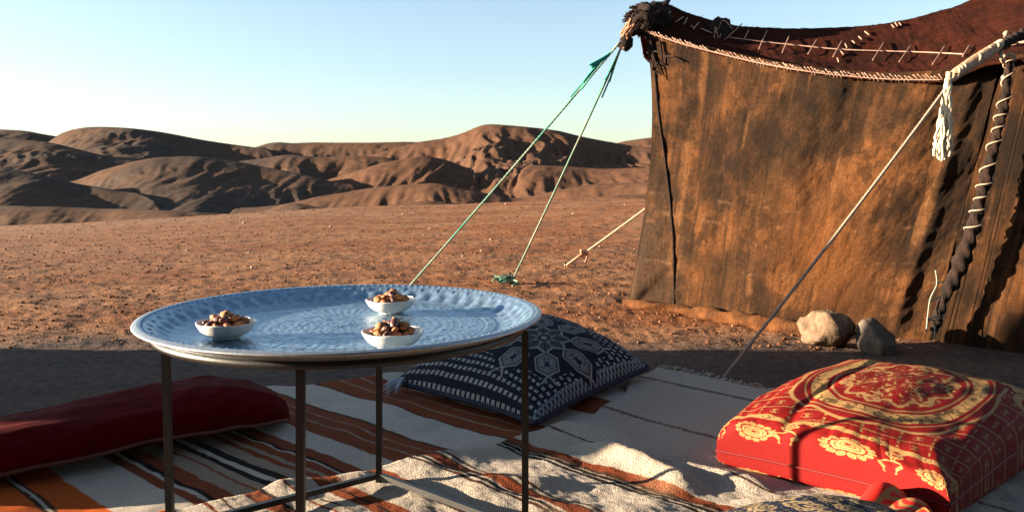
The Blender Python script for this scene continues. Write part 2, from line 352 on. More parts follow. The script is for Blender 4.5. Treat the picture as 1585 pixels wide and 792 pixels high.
# ------------------------------------------------------------------ rugs
fab_rug = mat('woven_wool', attr=True, rough=.95, spec=.05, var=.16, vscale=60, bump=.9, bscale=420, bdist=.003)
fab_shag = mat('nubbly_cotton', attr=True, rough=.95, spec=.05, var=.18, vscale=60, bump=1.0, bscale=230, bdist=.008, bump2=(600, .6, .003))
CR = dict(o=(.36, .072, .014), r=(.155, .040, .016), w=(.35, .305, .25), t=(.22, .165, .12), k=(.015, .012, .011), b=(.10, .04, .02), d=(.055, .026, .016))
def stripes(s, table):
    out = np.zeros(s.shape + (3,)); ed = [a for a, _ in table]
    idx = np.clip(np.searchsorted(ed, s, side='right') - 1, 0, len(table) - 1)
    pal = np.array([CR[c] for _, c in table]); return pal[idx]
T1 = [(-9, 'o'), (.30, 'w'), (.42, 'r'), (.50, 'k'), (.515, 'w'), (.53, 'o'), (.745, 'd'), (.755, 'w'), (.765, 'd'), (.775, 'o'), (.86, 'w'), (1.005, 'r'), (1.036, 'w'), (1.05, 'k'), (1.067, 'r'), (1.112, 't'),  # farther orange stripes take the darker rust, shade put into their colour
      (1.16, 'r'), (1.168, 't'), (1.194, 'k'), (1.214, 'w'), (1.233, 'k'), (1.26, 't'), (1.303, 'r'), (1.325, 't'), (1.340, 'r'), (1.375, 'w'), (1.383, 'k'), (1.395, 'r'), (1.44, 'w'), (1.54, 'r'), (1.605, 't'), (1.612, 'r'),
      (1.655, 't'), (1.660, 'r'), (1.70, 'd'), (1.712, 'w'), (1.89, 'd'), (1.90, 'r'), (1.965, 't'), (1.972, 'r'), (2.03, 't'), (2.036, 'r'), (2.09, 'w'), (2.30, 'r'), (2.45, 'w')]
t1 = np.array([.74, -.67]); t1 /= np.linalg.norm(t1); s1 = np.array([-t1[1], t1[0]])
Sg, Tg = np.meshgrid(np.linspace(.05, 2.62, 640), np.linspace(0, 2.3, 260), indexing='ij')
tt0 = np.interp(Sg, [.05, .85, 1.75, 2.0, 2.62], [-2.95, -2.93, -2.83, -2.66, -2.50]) + .012 * np.sin(Sg * 22)
Tt = tt0 + Tg
X = Sg * s1[0] + Tt * t1[0]; Y = Sg * s1[1] + Tt * t1[1]
Z = .014 + .010 * sstep(-.2, .4, fbm(X * 2.3, Y * 2.3, 3, 15)) + .004 * fbm(X * 9, Y * 9, 2, 16)
Z += .022 * np.exp(-((X + .55) ** 2 + (Y - 3.33) ** 2) / .02)
sd = Sg + .010 * perlin(Tt * 3, Sg * 1.2, 5) + .002 * perlin(Tt * 40, Sg * 30, 6)
wv = (1 + .10 * perlin(Tt * 90, Sg * 8, 7) + .12 * fbm(X * 3, Y * 3, 3, 9))[..., None]
def sheet_with_thickness(name, X, Y, Z, th, m, col, parent=None):
    n, k = X.shape; top = np.stack([X, Y, Z], -1)
    V = np.concatenate([top.reshape(-1, 3), (top - np.array([0, 0, th])).reshape(-1, 3)])
    Fq = gridfaces(n, k); lo = flip(gridfaces(n, k, off=n * k))
    idx = np.arange(n * k).reshape(n, k); loop = np.concatenate([idx[0, :], idx[1:, -1], idx[-1, -2::-1], idx[-2:0:-1, 0]])
    l2 = np.roll(loop, -1); side = np.stack([loop, l2, l2 + n * k, loop + n * k], -1)
    c = col.reshape(-1, 3); me = mesh(name, V, np.vstack([Fq, lo, side]), m, col=np.vstack([c, c]))
    nrm = np.cross(top[1, 0] - top[0, 0], top[0, 1] - top[0, 0])
    if nrm[2] < 0: me.flip_normals()
    return link(name, me, parent)
o = sheet_with_thickness('striped_rug', X, Y, Z, .007, fab_rug, stripes(sd, T1) * wv)
tag(o, 'flat woven rug in orange, rust and cream stripes beneath the dark red bolster and table', 'rug')

# cream blanket
T2 = [(-9, 'w'), (-.20, 'r'), (-.17, 'w'), (-.05, 'o'), (-.01, 'd'), (0, 'w'), (.06, 'r'), (.07, 'w'), (.10, 'd'), (.107, 'w'), (.16, 'r'), (.20, 'k'), (.21, 'w'), (.26, 'r'), (.268, 'w'), (.29, 'd'), (.296, 'w'), (.33, 'r'), (.355, 'k'), (.362, 'r'), (.39, 'w'), (.47, 'd'), (.485, 'r'), (.505, 'w'), (.600, 'd'), (.612, 'w'), (.618, 'k'), (.630, 'w'), (.636, 'r'), (.672, 'd'), (.68, 'w'),
      (.690, 'd'), (.70, 'w'), (.865, 'k'), (.878, 'w'), (.884, 'k'), (.898, 't'), (.904, 'd'), (.918, 'r'), (.950, 'w'), (1.097, 'd'), (1.105, 'w'), (1.395, 'd'), (1.400, 't'), (1.408, 'd'), (1.414, 'w'), (1.845, 'd'), (1.851, 't'), (1.862, 'k'), (1.868, 'w')]
o2 = np.array([-.85, 2.05]); e2 = np.array([.714, .70]); d2 = np.array([.70, -.714])
Sg, Tg = np.meshgrid(np.linspace(-.35, 2.03, 640), np.linspace(0, 1, 300), indexing='ij')
t_end = np.interp(Sg, [-.35, 0, .28, .61, .81, 1.13, 1.34, 1.6, 1.86, 2.03], [.10, .05, .115, .20, .25, .257, .26, .16, .03, 0]) + .012 * np.sin(Sg * 17)
Tt = t_end + Tg * 2.3
P2 = o2[None, None] + Sg[..., None] * e2 + Tt[..., None] * d2
X, Y = P2[..., 0], P2[..., 1]
def ridge(ax, ay, bx, by, wdt, amp, X=X, Y=Y):
    a = np.array([ax, ay]); b = np.array([bx, by]); d = b - a; L = np.linalg.norm(d); d = d / L; n_ = np.array([-d[1], d[0]])
    u = (X - ax) * d[0] + (Y - ay) * d[1]; v = (X - ax) * n_[0] + (Y - ay) * n_[1] + .03 * perlin(u * 5, 0 * u, int(ax * 91) % 17)
    return .5 * amp * np.exp(-(v / wdt) ** 2) * sstep(-wdt * 1.5, wdt, u) * sstep(L + wdt * 1.5, L - wdt, u)
nearm = sstep(2.75, 2.35, Y)
Z = .030 + .012 * fbm(X * 1.6, Y * 1.6, 2, 25) + nearm * (.015 * (fbm(X * 3.6, Y * 3.6, 2, 26) + .25) + .0055 * fbm(X * 11, Y * 11, 3, 27))
Z += ridge(.26, 2.44, .44, 2.12, .050, .075) + ridge(.44, 2.28, .62, 2.14, .035, .040) + ridge(.12, 2.66, .36, 2.58, .05, .035)
Z += ridge(-.30, 2.26, .10, 2.14, .045, .026) + ridge(-.1, 2.08, .3, 1.96, .05, .03) + ridge(-.62, 2.16, -.40, 2.24, .03, .022) + ridge(.55, 2.02, .78, 2.06, .03, .03)
Z += ridge(.30, 2.80, .52, 3.2, .10, .022) + ridge(.72, 2.30, .90, 2.12, .04, .03)
Z = np.maximum(Z, .027)
Z += nearm * .0016 * fbm(X * 60, Y * 60, 2, 28)
sd = Sg + .012 * perlin(Tt * 2.2, Sg * 1.2, 35) + .004 * perlin(Tt * 14, Sg * 9, 36) + .003 * np.sin(Tt * 260) * (np.abs(Sg - 1.40) < .05)
c = stripes(sd, T2) * (1 + .08 * fbm(X * 3, Y * 3, 3, 39) + .06 * perlin(Tt * 80, Sg * 60, 7))[..., None]
rst = (sstep(.1, .5, fbm(X * 5, Y * 5, 3, 44)) * .15)[..., None]; c = c * (1 - rst) + np.array([.5, .33, .2]) * rst
bl = empty('cream_blanket', (0, 0, 0), 'rumpled cream blanket with thin dark and rust stripes and a fringed edge', 'blanket')
sheet_with_thickness('cloth', X, Y, Z, .008, fab_shag, c, bl)
fr = []
wool = mat('cream_wool', (.33, .30, .25), rough=.95, var=.15)
for i in range(330):
    t = rnd.uniform(0, 1) if i > 200 else i / 200; k = int(t * 299); a = np.array([X[-1, k], Y[-1, k], Z[-1, k] - .003])
    if rnd.random() < .25: L = .05
    else: L = rnd.uniform(.015, .04)
    q = a + np.array([e2[0] * L + rnd.uniform(-.015, .015), e2[1] * L + rnd.uniform(-.015, .015), rnd.uniform(-.014, .012)])
    fr.append((catmull([a, (a + q) / 2 + np.array([0, 0, rnd.uniform(0, .012)]), q], 4), rnd.uniform(.0016, .003), dict(seg=4)))
tag(tubes('fringe', fr, wool, bl), kind='stuff')

# ------------------------------------------------------------------ cushions
def pillow(corners, base, T, n, colfn, name, m, parent, pinch=.10, puff=.42, low=.30, wr=.006, seed=1, hshape=None, plan=1.0, loc=None, tilt=None):
    u = np.linspace(-1, 1, n); U, V = np.meshgrid(u, u, indexing='ij')
    C = np.array(corners, float)          # LB, RB, RT, LT in plan
    def plan_map(U, V):
        U_ = np.sign(U) * np.abs(np.sin(U * np.pi / 2)) ** plan if plan != 1 else U; V_ = np.sign(V) * np.abs(np.sin(V * np.pi / 2)) ** plan if plan != 1 else V
        Ub = U_ * (1 - pinch * (1 - V_ ** 2)); Vb = V_ * (1 - pinch * (1 - U_ ** 2))
        a, b = (Ub + 1) / 2, (Vb + 1) / 2
        return ((1 - a) * (1 - b))[..., None] * C[0] + (a * (1 - b))[..., None] * C[1] + (a * b)[..., None] * C[2] + ((1 - a) * b)[..., None] * C[3]
    P = plan_map(U, V)
    Uh, Vh = (np.sin(U * np.pi / 2), np.sin(V * np.pi / 2)) if plan != 1 else (U, V)
    h = (np.clip(1 - Uh ** 2, 0, 1) * np.clip(1 - Vh ** 2, 0, 1)) ** puff
    hs = hshape(U, V) if hshape else 1.0
    rad = np.maximum(np.abs(U), np.abs(V))
    wrk = wr * (fbm(U * 2.5, V * 2.5, 3, seed) + 1.2 * sstep(.5, 1, rad) * np.abs(perlin(np.arctan2(V, U) * 7, rad * 1.5, seed + 9))) * (h > 0)
    seam = base + T * low * 1.0 + (tilt(U, V) if tilt else 0)
    zt = seam + T * (1 - low) * h * hs + wrk * np.minimum(h * 2, 1)
    zb = seam - (seam - base) * np.minimum(h * 1.5, 1) ** .6
    top = np.concatenate([P, zt[..., None]], -1); bot = np.concatenate([P, zb[..., None]], -1)
    Vv, Ff = combine([(top, gridfaces(n, n)), (bot, flip(gridfaces(n, n)))])
    ct = colfn(U, V, True); cb = colfn(U, V, False)
    me = mesh(name, Vv, Ff, m, col=np.vstack([ct.reshape(-1, 3), cb.reshape(-1, 3)]))
    if np.cross(top[n // 2 + 1, n // 2] - top[n // 2, n // 2], top[n // 2, n // 2 + 1] - top[n // 2, n // 2])[2] < 0: me.flip_normals()
    ring = np.concatenate([top[0, :], top[1:, -1], top[-1, -2::-1], top[-2:0:-1, 0]])
    return link(name, me, parent), top, ring
def piping(ring, r, m, parent, name='piping', step=6):
    p = ring[::step]; p = np.vstack([p, p[:1]])
    return tubes(name, [(p, r, dict(seg=6, caps=False))], m, parent)

# blue cushion
def blue_pat(U, V, top):
    navy = np.array([.0030, .0045, .0125]); dot = np.array([.27, .27, .25]); tealg = np.array([.034, .039, .036]); lt = np.array([.165, .165, .15])
    c = np.ones(U.shape + (3,)) * navy
    if not top: return c
    # woven dots in offset columns
    k = 14; a = (U * k + .12 * np.sin(V * 9)) ; row = np.floor(V * k * .82); b = V * k * .82; a2 = a + .5 * (row % 2)
    fa = a2 - np.floor(a2); fb = b - np.floor(b)
    dm = (np.abs(fa - .5) < .27) & (np.abs(fb - .5) < .22) & ~(np.abs(fa - .5) < .045)
    c[dm] = dot
    # stepped border
    bd = (U > .93) | (V > .86)
    k2 = 15; fa = (U + V) * k2; fb = (U - V) * k2; ln = (np.abs(fa - np.floor(fa) - .5) > .38) | (np.abs(fb - np.floor(fb) - .5) > .42)
    tri = ((np.floor(fa) + np.floor(fb)) % 3 == 0)
    c[bd] = tealg * .8; c[bd & tri] = np.array([.06, .085, .10]); c[bd & ln] = np.array([.19, .23, .24])
    # medallion
    u0, v0 = (U - .26) / 1.15, (V - .0) / 1.15; r = np.hypot(u0, v0); th = np.arctan2(v0, u0)
    disc = r < .60 + .05 * np.cos(8 * th); c[disc] = navy
    ta = ((th + np.pi / 8) % (np.pi / 4)) - np.pi / 8; x = r * np.cos(ta); y = r * np.sin(ta)
    hexd = np.maximum(np.abs(x - .44) / .165 * .62 + np.abs(y) / .125 * .62, np.abs(y) / .115)
    tt = np.maximum(np.abs(y) / .118, (np.abs(x - .44) + np.abs(y) * .75) / .185)
    c[tt < 1.0] = lt; c[tt < .86] = navy; c[tt < .78] = lt * .62
    orn = fbm(x * 26, np.abs(y) * 26, 2, 4) > .08; c[(tt < .55) & orn] = navy * 2
    c[(tt < .55) & ~orn] = lt * .8
    pet = np.abs(y) < .085 * np.sin(np.clip((x - .05) / .24, 0, 1) * np.pi); c[pet & (x < .29)] = lt
    pin = np.abs(y) < .060 * np.sin(np.clip((x - .07) / .19, 0, 1) * np.pi); c[pin] = tealg * 1.1
    vein = (np.abs(y) < .006) & (x < .28); c[vein] = navy
    c[r < .06] = navy; c[r < .035] = lt
    fl = (np.abs(np.abs(y) - .06 * (x - .6) / .08) < .012) & (x > .6) & (x < .70); c[fl] = lt
    c = c * (1 + .12 * fbm(U * 60, V * 60, 2, 5))[..., None]
    return np.clip(c, 0, 1)
cush_mat = mat('woven_cushion', attr=True, rough=.85, spec=.15, var=.1, vscale=60, bump=.6, bscale=500, bdist=.002)
bc = empty('blue_cushion', (.05, 3.2, .03), 'navy and grey floor cushion with a star medallion and woven dots behind the tray table', 'cushion')
_, _, ring = pillow([(-.43, 3.13), (.075, 2.63), (.53, 3.28), (.06, 3.62)], .033, .135, 420, blue_pat, 'cover', cush_mat, bc, pinch=.06, low=.12, puff=.45, seed=3, tilt=lambda U, V: .155 * ((1 - U) / 2) ** .7 * ((1 + V) / 2) ** .7 + .02 * (1 + V) / 2)
navy_m = mat('navy_edge', (.006, .008, .022), rough=.8, bump=.5, bscale=300)
piping(ring, .010, navy_m, bc)
tl = []
p0 = np.array([-.40, 3.12, .06])
for i in range(16):
    q = p0 + np.array([rnd.uniform(-.07, -.01), rnd.uniform(-.10, -.03), rnd.uniform(-.03, .0)]); tl.append((catmull([p0 + np.array([0, 0, .01]), (p0 + q) / 2 + np.array([0, 0, .015]), q], 5), .004, dict(seg=4)))
v, f = ico2(2); 
tubes('tassel', tl, mat('grey_tassel', (.30, .33, .36), rough=.9), bc)

# red cushion (folded, brocade)
CU = np.array([.33, .19, .070])
def red_pat(U, V, top):
    # U runs along the long side (-1 = near left end with rosettes), V across
    red = np.array([.150, .0030, .0022]); c = np.ones(U.shape + (3,)) * red; L, W = .66, .33
    x = (U + 1) * L; y = V * W           # metres
    def rose(cx, cy, r):
        nonlocal c
        dx, dy = x - cx, y - cy; q = np.hypot(dx, dy); th = np.arctan2(dy, dx)
        # circle of small flowers
        ring_ = np.abs(q - r * .84); k = 14; ta = ((th * k / (2 * np.pi)) % 1 - .5) * (2 * np.pi / k); cell = np.hypot(q - r * .84, q * ta)
        c[cell < r * .17] = CU; c[cell < r * .11] = CU * .62; c[cell < r * .06] = CU
        c[q < r * .60] = CU * 1.05; c[np.abs(q - r * .44) < r * .03] = CU * .45; c[(q < r * .42) & (np.cos(8 * th) * .06 * r + r * .24 > q)] = CU * .8
        c[np.abs(q - r * .26) < r * .03] = CU * .4; c[q < r * .12] = red * .9
    # lattice with crosses
    k = 1 / .070; a = (x + y * .25) * k; b = (y - x * .15) * k; fa = a - np.floor(a) - .5; fb = b - np.floor(b) - .5
    field = x > .19
    ln = (np.abs(fa) > .462) | (np.abs(fb) > .462) & (np.sin(a * 14) > -.3)
    c[field & ln] = CU * .62
    cr_ = (np.abs(fa) < .18) & (np.abs(fb) < .16) & (((np.abs(fa) - np.abs(fb)) ** 2 > .002) | (np.abs(fa) < .05)) & ((np.abs(fa) > .06) | (np.abs(fb) < .05))
    c[field & cr_] = CU * .62
    # chain border
    q = np.abs(x - .172 - .003 * np.sin(y * 60)); c[q < .012] = CU * .9; c[(q < .008) & (q > .006)] = CU * .45
    cc = np.hypot(x - .172, ((y + .02) % .11) - .055); c[cc < .016] = CU; c[np.abs(cc - .009) < .0025] = CU * .4
    c[(x < .158)] = red * 1.0
    for cy in (-.225, -.035, .155): rose(.072, cy, .054)
    # scrolls between rosettes
    for cy in (-.305, -.118, .08, .275):
        for sg in (-1, 1):
            yy = cy + sg * (.012 + .022 * np.sin(np.clip((x - .02) / .14, 0, 1) * 3.1) ** 2 * np.sin(x * 40)); m_ = (np.abs(y - yy) < .0042 + .003 * np.sin(x * 170)) & (x < .158) & (x > .02); c[m_] = CU * .85
        q = np.hypot(x - .125, y - cy); c[q < .019] = CU; c[np.abs(q - .011) < .0025] = CU * .4; c[q < .006] = red
    # medallion
    cx, cy = .54, .0; dx, dy = (x - cx) / 1.10, (y - cy) / .74; q = np.hypot(dx, dy); th = np.arctan2(dy, dx)
    body = q < .262 + .010 * np.cos(8 * th); c[body] = red
    c[np.abs(q - (.262 + .010 * np.cos(8 * th))) < .006] = CU * .85
    lf = np.abs(fbm(x * 30, y * 30, 2, 3)); rg = (np.abs(q - .196) < .021); c[rg] = np.where(lf[rg][:, None] > .09, CU * .95, CU * .30)
    c[np.abs(q - .162) < .0035] = CU * .7; c[np.abs(q - .232) < .003] = CU * .7
    inn = q < .140; pt = fbm(dx * 75, dy * 60, 2, 8) + .3 * np.cos(6 * th) * (q / .140)
    c[inn & (pt > .24)] = CU * .9; c[inn & (np.abs(pt) < .035)] = CU * .5
    c[np.abs(q - (.128 + .012 * np.cos(12 * th))) < .006] = CU * .8
    # sunburst and leaf scrolls at the end of the medallion
    sx, sy = .82, -.14; q = np.hypot(x - sx, y - sy); th = np.arctan2(y - sy, x - sx)
    c[q < .105] = red; c[(q < .075 + .018 * (np.cos(18 * th) > 0)) & (q > .045)] = CU; c[q < .05] = CU * .85; c[np.abs(q - .034) < .004] = CU * .4
    for sx, sy, r0 in ((.96, .06, .09), (.72, -.25, .065), (1.02, -.12, .07), (.80, .27, .06)):
        q = np.hypot(x - sx, y - sy); th = np.arctan2(y - sy, x - sx); sp = r0 * ((th + np.pi) / (2 * np.pi)); 
        m_ = (q < r0) & (np.abs(((q - sp) % r0 + r0 / 2) % r0 - r0 / 2) < .009); c[q < r0 * 1.05] = red; c[m_] = CU * .9; c[np.abs(q - r0) < .005] = CU * .8
    return np.clip(c * (1 + .10 * fbm(U * 70, V * 50, 2, 5))[..., None], 0, 1)
rc = empty('red_cushion', (1.2, 2.5, .03), 'thick red and gold brocade floor cushion with rosettes and a central medallion', 'cushion')
def red_h(U, V):
    s = np.interp(U + .12 * V, [-1, -.5, -.15, .05, .25, .45, .7, 1.2], [.92, .98, 1.0, .93, .62, .34, .16, .08]); q = np.interp(V, [-1, -.6, -.1, .5, 1], [.62, .80, 1.0, 1.04, 1.0])
    sag = .10 * np.exp(-((U + .1) ** 2) / .02 - ((V - .75) ** 2) / .2)
    crease = .06 * np.exp(-((V - .35 - .1 * U) / .03) ** 2) * (U < .25)
    return s * q - sag - crease
Lc, Nc = np.array([.56, 2.30]), np.array([1.00, 1.92]); ax = np.array([.88, .76])
_, rtop, ring = pillow([Nc, Nc + ax, Lc + ax * 1.02, Lc], .028, .178, 640, red_pat, 'cover', mat('brocade', attr=True, rough=.75, spec=.15, var=.08, vscale=60, bump=.6, bscale=400, bdist=.0025), rc, pinch=.035, puff=.15, low=.26, wr=.014, seed=8, plan=1.0001, hshape=red_h, tilt=lambda U, V: .080 * (sstep(-1.0, .2, U) - .8 * sstep(.2, 1.0, U)) * (.35 + .65 * (V + 1) / 2))
piping(ring, .004, mat('red_cord', (.13, .004, .003), rough=.7), rc)
# the open corner of the case: a rolled red lip with its dark brocade lining
def lip():
    c0 = np.array([.845, 1.955, .040]); n, k = 60, 120; t = np.linspace(0, 1, n); a = np.linspace(-.35, np.pi + .35, k)
    axd = np.array([.50, -.86]) ; axd = axd / np.linalg.norm(axd)
    V = []
    side = np.array([.80, .60])
    for i, tt in enumerate(t):
        r = .075 * (1 + .10 * np.sin(tt * 9)) * (1 - .25 * tt); base = c0 + np.array([axd[0], axd[1], 0]) * (.10 * tt) 
        V.append(np.stack([base[0] + np.cos(a) * r * side[0] * 1.5, base[1] + np.cos(a) * r * side[1] * 1.5, base[2] - .01 + np.sin(a) * r * (.95 + .08 * np.sin(a * 5 + tt * 3))], -1))
    V = np.array(V); TT, AA = np.meshgrid(t, a, indexing='ij')
    c = np.ones(V.shape) * np.array([.50, .018, .012]); zz = np.abs(np.sin(AA * 9 + np.sin(TT * 14))); m_ = (zz > .75) & (TT > .35); c[m_] = CU * .8
    c[np.abs(TT - .30) < .04] = CU * .9
    return mesh('case_lip', V, gridfaces(n, k), None, col=c)
me = lip(); me.materials.append(bpy.data.materials['brocade']); lo = link('case_lip', me, rc)
md = lo.modifiers.new('thick', 'SOLIDIFY'); md.thickness = .006

# paisley cushion cut by the lower edge of the photograph
def pais(U, V, top):
    navy = np.array([.005, .010, .026]); cr = np.array([.25, .18, .095]); c = np.ones(U.shape + (3,)) * navy
    wx, wy = U + .10 * perlin(U * 3, V * 3, 3), V + .10 * perlin(U * 3, V * 3, 5); k = 3.2
    a = wx * k; b = wy * k + .5 * (np.floor(a) % 2); fa = a - np.floor(a) - .5; fb = b - np.floor(b) - .5; q = np.hypot(fa, fb * .9 + .2 * fa); th = np.arctan2(fb, fa)
    c[np.abs(q - .36 - .03 * np.cos(9 * th)) < .045] = cr; c[np.abs(q - .22) < .03] = cr * .9; c[q < .10] = cr
    c[(q > .25) & (q < .30) & (np.cos(14 * th) > 0)] = cr * .6
    f = fbm(U * 14, V * 14, 2, 12); c[(q > .44) & (np.abs(f - .2) < .05)] = cr * .7
    return c * (1 + .1 * fbm(U * 60, V * 60, 2, 5))[..., None]
pc = empty('paisley_cushion', (.6, 1.55, .03), 'navy cushion with cream paisley whorls lying in front of the red brocade cushion', 'cushion')
_, _, ring = pillow([(.40, 1.28), (.92, 1.36), (.80, 1.86), (.34, 1.76)], .035, .165, 260, pais, 'cover', cush_mat, pc, pinch=.06, low=.25, seed=13)
piping(ring, .007, mat('cream_cord', (.55, .42, .26), rough=.8), pc)

# dark red bolster
bo = empty('red_bolster', (-1.1, 2.6, .03), 'long dark red velvet bolster lying on the striped rug left of the table', 'bolster')
def bolster():
    n, k = 220, 96; t = np.linspace(0, 1, n)
    axp = catmull([(-1.60, 2.15), (-1.44, 2.27), (-1.12, 2.55), (-.92, 2.68), (-.735, 2.765)], n)
    wd = .178 * np.interp(t, [0, .03, .12, .5, .72, .84, .92, .965, .99, 1], [.45, .72, .92, 1.0, 1.0, .86, .62, .40, .22, .04]); ht = np.interp(t, [0, .03, .12, .35, .55, .72, .84, .92, .97, 1], [.040, .052, .056, .060, .070, .073, .060, .044, .028, .008])
    T = np.gradient(axp, axis=0); T /= np.linalg.norm(T, axis=1)[:, None]; N = np.stack([-T[:, 1], T[:, 0]], -1)
    a = np.linspace(0, 2 * np.pi, k, endpoint=False); ca, sa = np.cos(a), np.sin(a)
    w_ = np.sign(ca) * np.abs(ca) ** .85; h_ = np.where(sa > 0, np.abs(sa) ** .8, -np.abs(sa) ** .5)
    P = axp[:, None] + N[:, None] * (wd[:, None, None] * w_[None, :, None])
    z = .030 + ht[:, None] + ht[:, None] * h_[None] * np.where(sa > 0, 1.0, .95)[None]
    z += .012 * fbm(t[:, None] * 6 + 0 * a[None], a[None] * 1.2 + 0 * t[:, None], 3, 4) * (sa[None] > -.3) + .004 * np.abs(perlin(t[:, None] * 4 + 0 * a[None], a[None] * 3, 9)) * (sa[None] > 0)
    V = np.concatenate([P, z[..., None]], -1); ends = (V[0].mean(0), V[-1].mean(0))
    Vv = np.vstack([V.reshape(-1, 3), ends[0], ends[1]]); Fq = gridfaces(n, k, wrap_m=True).tolist()
    for j in range(k): Fq.append((n * k, (j + 1) % k, j)); Fq.append((n * k + 1, (n - 1) * k + j, (n - 1) * k + (j + 1) % k))
    me = mesh('cover', Vv, Fq, mat('red_velvet', (.062, .0009, .0012), rough=.9, spec=.06, var=.15, vscale=8, bump=.4, bscale=300)); me.flip_normals()
    seam = V[8:-6:4, int(k * .545)].copy(); seam += (N[8:-6:4, :].dot(np.eye(2, 3))) * -.003
    return me, seam
me, seam = bolster(); link('cover', me, bo)
tubes('piping', [(seam, .006, dict(seg=6))], mat('dull_rose_cord', (.09, .03, .022), rough=.8), bo)
v, f = ico2(3); v = v * np.array([.06, .035, .052]) * (1 + .2 * fbm(v[:, 0] * 2, v[:, 1] * 2 + v[:, 2], 3, 3))[:, None] + np.array([-1.405, 2.12, .07])
link('end_cap', mesh('end_cap', v, f, mat('cream_linen', (.70, .60, .45), rough=.9, bump=.6, bscale=120, bdist=.004)), bo)

# ------------------------------------------------------------------ table
iron = mat('dark_iron', (.006, .006, .006), rough=.45, metal=.1, var=.3, vscale=30, bump=.3, bscale=120, bdist=.001, spec=.5)
TC = np.array([-.377, 1.905]); TR = .442; KS = TR / .468
tb = empty('tray_table', (TC[0], TC[1], .03), 'round tray table with engraved silver tray on four slim dark iron legs', 'table')
legs = dict(back=(-.344, 2.175), left=(-.752, 1.85), front=(-.385, 1.53), right=(.029, 1.85))
for kx, (lx, ly) in legs.items():
    tx, ty = np.array([lx, ly])
    if kx == 'left': tx -= .012
    tubes('leg', [(line((lx, ly, .036), (tx, ty, .488), 8), .0105, dict(seg=4, square=True))], iron, tb, smooth=False)
order = ['back', 'right', 'front', 'left']
for a, b in zip(order, order[1:] + order[:1]):
    A_, B_ = np.array([*legs[a], .052]), np.array([*legs[b], .052]); d_ = (B_ - A_) / np.linalg.norm(B_ - A_) * .011
    tubes('stretcher', [(line(A_ + d_, B_ - d_, 3), .0095, dict(seg=4, square=True))], iron, tb, smooth=False)
th = np.linspace(0, 2 * np.pi, 97)[:-1]; rp = np.stack([TC[0] + .402 * np.cos(th), TC[1] + .400 * np.sin(th), 0 * th + .492], -1); rp = np.vstack([rp, rp[:1]])
tubes('top_ring', [(rp, .009, dict(seg=6, caps=False))], iron, tb)
def tray():
    na = 1200; a = np.linspace(0, 2 * np.pi, na, endpoint=False)
    r = np.concatenate([[.002], np.linspace(.01, .372, 110), np.linspace(.375, .452, 46), np.linspace(.4535, .468, 10)])
    base = np.interp(r, [0, .370, .380, .400, .440, .452, .460, .468], [.4880, .4880, .4895, .4945, .5170, .5225, .5235, .5210])
    RR, AA = np.meshgrid(r, a, indexing='ij'); Zt = np.broadcast_to(base[:, None], RR.shape).copy()
    # repousse on the flank: gadroons and beads
    g = 52; fl = np.exp(-((RR - .408) / .016) ** 2); Zt += fl * .0066 * (np.abs(np.cos(AA * g / 2)) ** 1.5 - .35)
    lob = np.exp(-((RR - .432) / .007) ** 2) * .0028 * (np.cos(AA * g + np.pi) > .2); Zt += lob
    be = np.exp(-((RR - .4495) / .0038) ** 2); Zt += be * .0026 * np.clip(np.cos(AA * 150), 0, 1)
    # chased floor
    q = RR; rg = lambda c_, w_: np.exp(-((q - c_) / w_) ** 2)
    Zt += -.0012 * (rg(.366, .002) + rg(.335, .0015) + rg(.27, .0015) + rg(.262, .0012) + rg(.16, .0015) + rg(.10, .0012))
    Zt += .0006 * ((q > .272) & (q < .333)) * (np.cos(AA * 72) * np.cos((q - .3) * 320)) + .0006 * ((q > .165) & (q < .26)) * np.cos(AA * 36 + 150 * (q - .2)) * np.cos(AA * 36 - 150 * (q - .2))
    Zt += .0014 * ((q > .337) & (q < .364)) * np.abs(np.sin(AA * 48 + q * 300)) + .0006 * (q < .16) * np.cos(AA * 16) * np.cos(q * 330)
    X_, Y_ = RR * np.cos(AA), RR * np.sin(AA)
    Zt += (.0004 * fbm(X_ * 16, Y_ * 16, 3, 3) + .0006 * fbm(X_ * 60, Y_ * 60, 2, 5)) * (q < .37)
    Zt += .0007 * fbm(X_ * 40, Y_ * 40, 3, 15, .65) * (q < .37)
    V = [np.stack([X_, Y_, Zt], -1)]
    lipr = np.array([.4705, .4712, .4690, .463, .455, .440, .400, .380, .20, .002]); lipz = np.array([.5195, .5175, .5158, .5148, .5140, .5060, .4835, .4795, .4790, .4790])
    RR2, AA2 = np.meshgrid(lipr, a, indexing='ij'); V.append(np.stack([RR2 * np.cos(AA2), RR2 * np.sin(AA2), np.broadcast_to(lipz[:, None], RR2.shape)], -1))
    V = np.concatenate(V, 0); n = V.shape[0]; V[..., :2] *= KS; V[..., 0] += TC[0]; V[..., 1] += TC[1]
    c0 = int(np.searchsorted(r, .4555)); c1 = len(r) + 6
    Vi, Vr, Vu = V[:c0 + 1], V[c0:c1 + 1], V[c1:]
    return [mesh(nm, q_, gridfaces(q_.shape[0], na, wrap_m=True), None) for nm, q_ in (('tray', Vi), ('tray_rim', Vr), ('tray_underside', Vu))]
alum = mat('engraved_aluminium', (.215, .325, .43), rough=.33, metal=.74, var=.30, vscale=22, bump=.6, bscale=160, bdist=.0012, spec=.5, bump2=(45, .35, .002))
rimm = mat('lit_rim_metal', (.36, .39, .41), rough=.36, metal=.75, var=.15, vscale=30, bump=.3, bscale=200, bdist=.001)  # sunlit look of the lip put in as a lighter metal colour
under = mat('dark_underside', (.028, .02, .015), rough=.65, metal=.7, var=.3, vscale=20)  # darker brown metal below the lip
for me, m_ in zip(tray(), (alum, rimm, under)): me.materials.append(m_); me.flip_normals(); link(me.name, me, tb)

